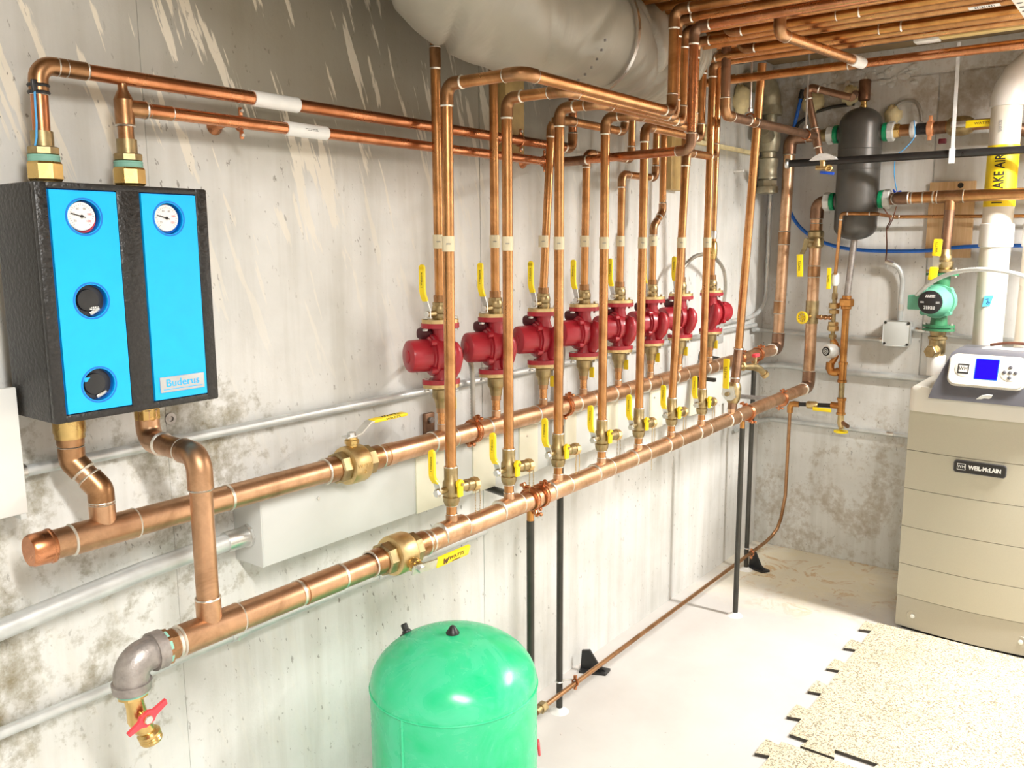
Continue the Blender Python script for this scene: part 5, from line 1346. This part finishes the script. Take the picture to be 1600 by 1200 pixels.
t.p('stem', MB().cyl((4.16, 1.39, 1.605), (4.115, 1.405, 1.605), .012, n=12), 'brass_old')
h = t.p('lever', MB().strip([(4.118, 1.402, 1.615), (4.116, 1.407, 1.575), (4.100, 1.415, 1.545)], (.3, 1, 0), .024, .004), 'brass_old')
g = t.p('grip', MB().box((4.090, 1.418, 1.490), (.010, .030, .105), .004, Matrix.Rotation(radians(-3), 4, 'X')), 'yellow_vinyl', h)
t.p('lettering', text_mb('WATTS', .014, (4.0845, 1.418, 1.488), (0, 0, 1), (0, 1, 0), .0005), 'ink', g)

# ------------------------------------------------------------------ black gas pipe and its strap
t = T('gas_pipe', 'black steel pipe crossing in front of the vessel', 'pipe', (4.0, 1.47, 1.955))
t.p('pipe', MB().cyl((4.0, 1.462, 1.955), (4.0, -1.6, 1.953), .0165, n=18), 'black_iron')
t.p('end_collar', MB().lathe((4.0, 1.475, 1.955), (0, -1, 0), [(.016, 0), (.023, .003), (.023, .014), (.018, .018)], 18), 'zinc')
t = T('hanger_strap', 'white plastic strap hanging the black pipe from the ceiling', 'strap', (4.0, .774, 2.4))
t.p('strap', MB().strip([(3.985, .782, 2.39), (3.982, .776, 1.975)], (0, 1, 0), .0135, .003), 'clear_tape')
t.p('loop', MB().ring((4.0, .774, 1.955), (0, 1, 0), .0195, .004, 20, 6), 'clear_tape')
t.p('tail', MB().strip([(3.978, .776, 1.975), (3.978, .776, 1.915)], (0, 1, 0), .022, .006), 'clear_tape')

# ------------------------------------------------------------------ plywood, junction box, conduits on the back wall
t = T('plywood_board', 'square of bare plywood screwed to the back wall', 'board', (4.34, .83, 1.53))
t.p('board', MB().box2((4.330, .740, 1.526), (4.349, .927, 1.863), .001), 'plywood')
t.p('screw', MB().lathe((4.330, .800, 1.845), (-1, 0, 0), [(.012, 0), (.012, .002), (.009, .002), (.009, .0005)], 16), 'ink')
def back_conduit(label, pts, couple=None, r=.0115):
    t = T('steel_conduit', label, 'conduit', pts[-1])
    t.p('conduit', MB().tube(cat(pts, 6), r, 14), 'galvanized')
    if couple: t.p('coupling', MB().cyl(couple[0], couple[1], r * 1.2, n=14), 'zinc')
back_conduit('galvanized conduit bending round the corner to the junction box', [(4.18, 1.668, 1.165), (4.26, 1.665, 1.158), (4.32, 1.63, 1.15), (4.335, 1.55, 1.145), (4.336, 1.075, 1.136)], ((4.336, 1.10, 1.136), (4.336, 1.078, 1.136)))
back_conduit('fat galvanized conduit on the back wall at mid height', [(4.00, 1.666, .968), (4.22, 1.664, .968), (4.31, 1.63, .972), (4.332, 1.55, .975), (4.333, 1.35, .968), (4.333, .60, .962)], None, .016)
back_conduit('galvanized conduit low on the back wall behind the boiler', [(4.00, 1.667, .68), (4.22, 1.665, .68), (4.315, 1.63, .683), (4.335, 1.54, .685), (4.336, .60, .682)], ((4.336, 1.04, .684), (4.336, 1.01, .684)))
t = T('junction_box', 'grey metal junction box on the back wall left of the green pump', 'electrical box', (4.34, 1.015, 1.116))
t.p('box', MB().box2((4.285, .960, 1.120), (4.349, 1.072, 1.230), .003), 'galvanized')
t.p('cover', MB().box2((4.281, .956, 1.116), (4.286, 1.076, 1.234), .008), 'grey_paint')
for y, z in ((.966, 1.126), (1.066, 1.126), (.966, 1.224), (1.066, 1.224)):
    t.p('screw', MB().cyl((4.281, y, z), (4.278, y, z), .006, n=8), 'ink')
back_conduit('bent galvanized conduit rising from the junction box', [(4.325, 1.015, 1.23), (4.32, 1.015, 1.33), (4.315, 1.013, 1.42), (4.31, 1.03, 1.475), (4.305, 1.065, 1.50)], ((4.323, 1.015, 1.31), (4.323, 1.015, 1.28)))
t = T('pipe_connector', 'small zinc connector on the tip of the rising bent conduit', 'connector', (4.3, 1.07, 1.5))
t.p('collar', MB().cyl((4.306, 1.055, 1.497), (4.303, 1.088, 1.508), .013, n=12), 'zinc')
t.p('screw', MB().cyl((4.30, 1.078, 1.52), (4.30, 1.078, 1.48), .004, n=8), 'zinc')
back_conduit('galvanized conduit running right from the junction box behind the pump', [(4.335, .962, 1.195), (4.335, .90, 1.190), (4.335, .73, 1.172), (4.335, .10, 1.165)], ((4.335, .945, 1.195), (4.335, .91, 1.192)))

# ------------------------------------------------------------------ green circulator by the boiler
gx, gy, gz = 4.03, .789, 1.349
t = T('circulator_pump', 'mint green circulator pump with dark dial left of the white vent pipe', 'pump', (gx, gy, 1.2))
t.p('volute', MB().lathe((gx + .03, gy, gz), (-1, .12, 0), [(.045, 0), (.066, .010), (.070, .03), (.066, .048), (.072, .050), (.072, .064)], 28), 'green_pump_paint')
mo = t.p('motor', MB().lathe((gx - .034, gy + .008, gz), (-1, .12, 0), [(.066, 0), (.060, .02), (.056, .06), (.050, .075)], 28), 'green_pump_paint')
t.p('dial_plate', MB().lathe((gx - .1085, gy + .017, gz), (-1, .12, 0), [(.049, 0), (.049, .003), (.044, .006)], 28), 'black_plastic', mo)
fc = V((gx - .1152, gy + .0178, gz)); fr_, fu = V((-.12, -1, 0)).normalized(), V((0, 0, 1))
for q, (dx, dz, w_, h_, n_) in enumerate(((0, .026, .040, .014, 2), (-.030, .0, .014, .010, 1), (.031, .0, .016, .010, 2), (0, -.022, .048, .016, 3))):
    t.p('print', print_lines(fc + fr_ * dx + fu * dz, fr_, fu, w_, h_, n_, .0005, q), 'white_paper', mo)
for k in range(4):
    a = pi / 4 + k * pi / 2
    p = V((gx - .015, gy + .006, gz)) + V((0, cos(a), sin(a))) * .068
    t.p('lug', MB().cyl(p, p + V((-.030, .004, 0)), .012, n=10), 'green_pump_paint', mo)
t.p('terminal_box', MB().box((gx - .065, gy + .082, gz - .004), (.060, .055, .062), .005), 'green_pump_paint')
t.p('neck', MB().tube([(gx, gy, gz - .12), (gx, gy, gz - .07), (gx, gy, gz + .07), (gx, gy, gz + .125)], [.036, .032, .032, .036], 18), 'green_pump_dark')
for z, m_ in ((1.463, 'green_pump_dark'), (1.477, 'brass_old'), (1.243, 'green_pump_dark'), (1.228, 'green_pump_dark')):
    t.p('flange', ellipse_flange((gx, gy, z - .006), .064, .046, .011, ang=radians(90)), m_)
for z in (1.470, 1.236):
    for s in (-1, 1):
        b_ = t.p('bolt', MB().cyl((gx - .01, gy + s * .052, z - .02), (gx - .01, gy + s * .052, z + .02), .006, n=8), 'zinc')
t = T('isolation_valve', 'brass isolation valve with yellow lever above the green pump', 'valve', (gx, gy, 1.481))
t.p('body', MB().lathe((gx, gy - .004, 1.481), (0, 0, 1), [(.030, 0), (.036, .010), (.036, .035), (.028, .040), (.030, .055), (.026, .062), (.024, .085)], 18), 'brass_old')
t.p('stem', MB().cyl((gx - .03, gy + .01, 1.508), (gx - .075, gy + .015, 1.508), .010, n=10), 'zinc')
h = t.p('lever', MB().strip([(gx - .075, gy + .013, 1.491), (gx - .078, gy + .013, 1.541)], (0, 1, 0), .024, .004), 'zinc')
g = t.p('grip', MB().box((gx - .085, gy + .010, 1.574), (.010, .034, .070), .004, Matrix.Rotation(radians(3), 4, 'X')), 'yellow_vinyl', h)
t.p('lettering', text_mb('WATTS', .013, (gx - .0906, gy + .010, 1.576), (0, 0, 1), (0, 1, 0), .0005), 'ink', g)
t.p('lower_tag', MB().box((gx - .088, gy + .018, 1.466), (.010, .034, .055), .004, Matrix.Rotation(radians(6), 4, 'X')), 'yellow_vinyl', h)
t = T('ball_valve', 'dull brass valve with large hex plug below the green pump', 'valve', (gx, gy, 1.131))
t.p('body', MB().lathe((gx, gy, 1.221), (0, 0, -1), [(.034, 0), (.030, .02), (.038, .024), (.038, .034), (.033, .038), (.034, .09), (.028, .105)], 18), 'brass_old')
t.p('plug', hexnut((gx - .03, gy + .008, 1.136), (-1, .2, 0), .027, .035), 'brass_old', sharp=20)
t.p('plug_ring', MB().lathe((gx - .02, gy + .006, 1.136), (-1, .2, 0), [(.030, 0), (.030, .012), (.024, .016)], 16), 'brass_cast')
t.p('white_sleeve', MB().cyl((gx, gy - .002, 1.116), (gx, gy - .002, 1.03), .036, n=18), 'pvc_white')
whip([(gx - .075, gy + .085, 1.36), (gx - .10, gy + .06, 1.39), (gx - .14, gy, 1.441), (gx - .19, gy - .09, 1.479), (gx - .23, gy - .19, 1.491), (gx - .24, gy - .29, 1.479), (gx - .23, gy - .38, 1.446), (gx - .20, gy - .46, 1.39)], .0095, 'light grey armoured cable arching from the green pump past the vent pipe', mat='white_nut', pitch=.010)

# ------------------------------------------------------------------ white vent pipes
px_, py_, pr = 4.135, .614, .0575
t = T('intake_pipe', 'wide white plastic intake pipe with yellow lettered band', 'pipe', (px_, py_, 1.1))
t.p('pipe', MB().cyl((px_, py_ + .002, 1.04), (px_, py_, 2.16), pr, n=32), 'pvc')
t.p('coupling', MB().lathe((px_, py_, 1.574), (0, 0, 1), [(pr + .001, 0), (pr + .007, .002), (pr + .007, .096), (pr + .001, .098)], 32), 'pvc_white')
t.p('elbow', MB().tube([(px_, py_, 2.142), (px_, py_, 2.168), (px_, py_ - .006, 2.21), (px_, py_ - .03, 2.256), (px_, py_ - .075, 2.298), (px_, py_ - .13, 2.318), (px_, py_ - .19, 2.323)], [pr + .008, pr + .008, pr + .004, pr + .004, pr + .004, pr + .008, pr + .008], 28), 'pvc_white')
t.p('pipe', MB().cyl((px_, py_ - .18, 2.323), (px_, -2.19, 2.323), pr, n=28), 'pvc')
lb = t.p('label_band', MB().tube([(px_, py_, 1.740), (px_, py_, 1.987)], pr + .0012, 32, cap=False), 'yellow_vinyl', label='yellow warning band')
dv = V((-1, -.02, 0)).normalized()
t.p('lettering', text_mb('INTAKE AIR', .054, V((px_, py_, 1.850)) + dv * (pr + .0022), (0, 0, 1), (-dv.y, dv.x, 0) if False else (0, 1, 0), .0008, squeeze=.70, bold=.0008, wrap=((px_, py_, 0), pr + .0022)), 'ink', lb)
t.p('tape_flag', MB().prism(V((px_ - pr - .002, py_ + .004, 1.352)), (.1, -1, 0), (0, 0, 1), [(-.018, -.024), (.010, -.020), (.022, .024), (-.012, .022)], .0008), 'blue_tape', label='scrap of blue tape marked 0-1')
t.p('lettering', text_mb('0-1', .020, V((px_ - pr - .0032, py_ + .003, 1.352)), (0, .35, .94), (0, .94, -.35) if False else (0, 0.94, -.35), .0004), 'ink')
t.p('print', print_lines(V((px_ - pr - .0004, py_ + .010, 2.06)), (0, 0, 1), (0, 1, 0), .05, .012, 3, .0006, 4), 'ink_grey')
t = T('vent_pipe', 'second white plastic vent pipe at the right edge behind the boiler', 'pipe', (4.19, .470, 1.1))
t.p('pipe', MB().cyl((4.19, .468, 1.0), (4.19, .463, 1.98), .056, n=28), 'pvc')
t.p('elbow', MB().tube([(4.19, .463, 1.96), (4.19, .463, 1.99), (4.19, .455, 2.03), (4.19, .43, 2.07), (4.19, .38, 2.10), (4.19, .30, 2.105)], .062, 28), 'pvc_white')
t.p('pipe', MB().cyl((4.19, .31, 2.105), (4.19, -2.19, 2.105), .056, n=28), 'pvc')
t.p('coupling', MB().lathe((4.19, .463, 1.575), (0, 0, 1), [(.057, 0), (.064, .002), (.064, .095), (.057, .097)], 28), 'pvc_white')

# ------------------------------------------------------------------ boiler
by0, by1, bf, bb = .262, .802, 3.655, 4.14
yc = (by0 + by1) / 2
def bulge(y): return .022 * (1 - ((y - yc) / .27) ** 2)
def front_slab(z0, z1, xoff=0.0, back=bb, y0=by0, y1=by1, tp=0.0):
    """slab with a gently bowed front"""
    n = 12; P = [(back, y1), (back, y0)]
    for k in range(n + 1):
        y = y0 + (y1 - y0) * k / n
        P.append((bf + .018 - bulge(y) + xoff, y))
    return MB().prism((0, 0, (z0 + z1) / 2), (1, 0, 0), (0, 1, 0), P, z1 - z0)
t = T('boiler', 'beige floor standing boiler with blue screen and white top cover', 'boiler', (3.9, yc, 0))
t.p('plinth', front_slab(.0, .018, .03, bb - .02, by0 + .02, by1 - .02), 'ink')
t.p('core', front_slab(.02, .95, .014, bb - .004, by0 + .003, by1 - .003), 'boiler_base')
t.p('base_panel', front_slab(.018, .148, .006), 'boiler_base')
for z0, z1 in ((.152, .288), (.290, .448), (.450, .608), (.610, .768), (.770, .935)):
    t.p('front_panel', front_slab(z0, z1), 'boiler_shell')
for y in (.735, .345):
    p = V((bf + .018 - bulge(y) + .006, y, .072))
    t.p('screw_cup', MB().lathe(p + V((.002, 0, 0)), (-1, 0, 0), [(.024, 0), (.022, .003), (.015, .003), (.010, .001)], 20), 'boiler_base')
    t.p('screw', MB().lathe(p, (-1, 0, 0), [(.009, 0), (.009, .0035), (.004, .005)], 14), 'white_nut')
cv = front_slab(.935, 1.035, -.030)
bm_ = bmesh.new()
for q in cv.v: bm_.verts.new(q)
bm_.verts.ensure_lookup_table()
for f_ in cv.f: bm_.faces.new([bm_.verts[i] for i in f_])
bmesh.ops.bevel(bm_, geom=[e for e in bm_.edges if max(e.verts[0].co.z, e.verts[1].co.z) > 1.0 and min(q.co.x for q in e.verts) < 3.9 or (abs(e.verts[0].co.z - e.verts[1].co.z) > .05)], offset=.022, segments=4, profile=.5, affect='EDGES')
bm_.verts.index_update(); cv = MB(); cv.add([q.co for q in bm_.verts], [[q.index for q in f_.verts] for f_ in bm_.faces]); bm_.free()
t.p('top_cover', cv, 'boiler_cover', sharp=50)
# console: sloped grey hood with cream control face
def loft(secs):
    m = MB(); vs = []; k = len(secs[0])
    for s in secs: vs += s
    fs = [list(range(k - 1, -1, -1)), [(len(secs) - 1) * k + i for i in range(k)]]
    for j in range(len(secs) - 1):
        for i in range(k): fs.append([j * k + i, j * k + (i + 1) % k, (j + 1) * k + (i + 1) % k, (j + 1) * k + i])
    return m.add(vs, fs)
cs = t.p('console_hood', loft([[(3.596, yc - .19, 1.000), (3.596, yc + .19, 1.000), (4.06, yc + .19, 1.000), (4.06, yc - .19, 1.000)],
                              [(3.604, yc - .178, 1.045), (3.604, yc + .178, 1.045), (4.06, yc + .178, 1.045), (4.06, yc - .178, 1.045)],
                              [(3.655, yc - .130, 1.175), (3.655, yc + .130, 1.175), (4.04, yc + .150, 1.165), (4.04, yc - .150, 1.165)],
                              [(3.675, yc - .118, 1.188), (3.675, yc + .118, 1.188), (4.02, yc + .140, 1.172), (4.02, yc - .140, 1.172)]]), 'boiler_grey')
# control face plane
fo = V((3.618, yc, 1.118)); fn = V((-.930, 0, .367)).normalized(); fr2 = V((0, -1, 0)); fu2 = fr2.cross(fn) * -1
if fu2.z < 0: fu2 = -fu2
def rrect(w, h, r, n=5):
    P = []
    for (cx_, cy_, a0) in ((w - r, h - r, 0), (-w + r, h - r, 90), (-w + r, -h + r, 180), (w - r, -h + r, 270)):
        for k in range(n + 1):
            a = radians(a0 + 90 * k / n); P.append((cx_ + r * cos(a), cy_ + r * sin(a)))
    return P
cf = t.p('control_face', MB().prism(fo - fn * .006, fr2, fu2, rrect(.126, .058, .028), .020), 'boiler_cover')
t.p('control_rim', MB().prism(fo - fn * .012, fr2, fu2, rrect(.131, .063, .030), .016), 'boiler_cover', cs)
sc = t.p('screen', MB().prism(fo + fn * .0045 + fu2 * .006, fr2, fu2, rrect(.037, .038, .002), .0016), 'screen_blue', cf)
t.p('screen_frame', MB().prism(fo + fn * .0040 + fu2 * .006, fr2, fu2, rrect(.0395, .0405, .003), .0014), 'blue_rim', cf)
b1 = t.p('logo_disc', MB().lathe(fo + fr2 * -.078 + fn * .003 + fu2 * .002, fn, [(.030, 0), (.030, .002), (.027, .003)], 28), 'boiler_cover', cf)
lgc = fo + fr2 * -.078 + fu2 * .002 + fn * .0065
t.p('logo', MB().prism(lgc, fr2, fu2, rrect(.019, .019, .001), .001), 'ink', cf)
t.p('logo_field', MB().prism(lgc + fn * .0006, fr2, fu2, rrect(.015, .0125, .0005), .001), 'boiler_cover', cf)
t.p('logo_letters', text_mb('WM', .021, lgc + fn * .0015, fr2, fu2, .0006, squeeze=.78), 'ink', cf)
kp = t.p('keypad', MB().lathe(fo + fr2 * .078 + fn * .003, fn, [(.034, 0), (.034, .002), (.031, .003)], 28), 'boiler_cover', cf)
for dx, dy in ((0, 0), (.018, 0), (-.018, 0), (0, .020), (0, -.020)):
    t.p('button', MB().lathe(fo + fr2 * (.078 + dx) + fu2 * dy + fn * .006, fn, [(.0068, 0), (.0062, .003), (.003, .0045)], 14), 'boiler_grey', cf)
lc = V((3.590, yc - .004, 1.022))
t.p('latch', MB().prism(lc, (0, -1, 0), (-.25, 0, .97), [(-.026, -.008), (-.010, -.006), (.0, -.0015), (.016, -.002), (.024, .004), (.026, .013), (.008, .013), (-.010, .007)], .006), 'white_nut')
# badge
bz = .735; bp = V((bf + .018 - bulge(yc) - .003, yc, bz))
bd = t.p('badge', MB().prism(bp, (0, -1, 0), (0, 0, 1), rrect(.088, .022, .010), .010), 'ink')
t.p('badge_rim', MB().prism(bp + V((.001, 0, 0)), (0, -1, 0), (0, 0, 1), rrect(.0905, .0245, .011), .008), 'boiler_grey', bd)
t.p('badge_logo', MB().prism(bp + V((-.0056, .063, 0)), (0, -1, 0), (0, 0, 1), rrect(.0150, .0125, .001), .0008), 'white_paper', bd)
t.p('badge_logo_field', MB().prism(bp + V((-.0060, .063, 0)), (0, -1, 0), (0, 0, 1), rrect(.0130, .0105, .001), .0008), 'ink', bd)
t.p('badge_logo_letters', text_mb('WM', .015, bp + V((-.0068, .063, 0)), (0, -1, 0), (0, 0, 1), .0008, squeeze=.9), 'white_paper', bd)
t.p('lettering', text_mb('WEIL-McLAIN', .0225, bp + V((-.0058, -.018, .0)), (0, -1, 0), (0, 0, 1), .001, squeeze=.82, bold=.0009), 'white_paper', bd)
t.p('top_paper', MB().box((3.86, yc - .03, 1.181), (.13, .16, .0015), 0, Matrix.Rotation(radians(2.4), 4, 'Y')), 'clear_tape')
single('boiler_cable', 'dark purple cable lying on top of the boiler at the right edge', 'cable', MB().tube(cat([(3.93, yc + .04, 1.185), (3.92, yc - .03, 1.198), (3.91, yc - .12, 1.196), (3.90, yc - .22, 1.185)]), .006, 10), 'ink_brown')
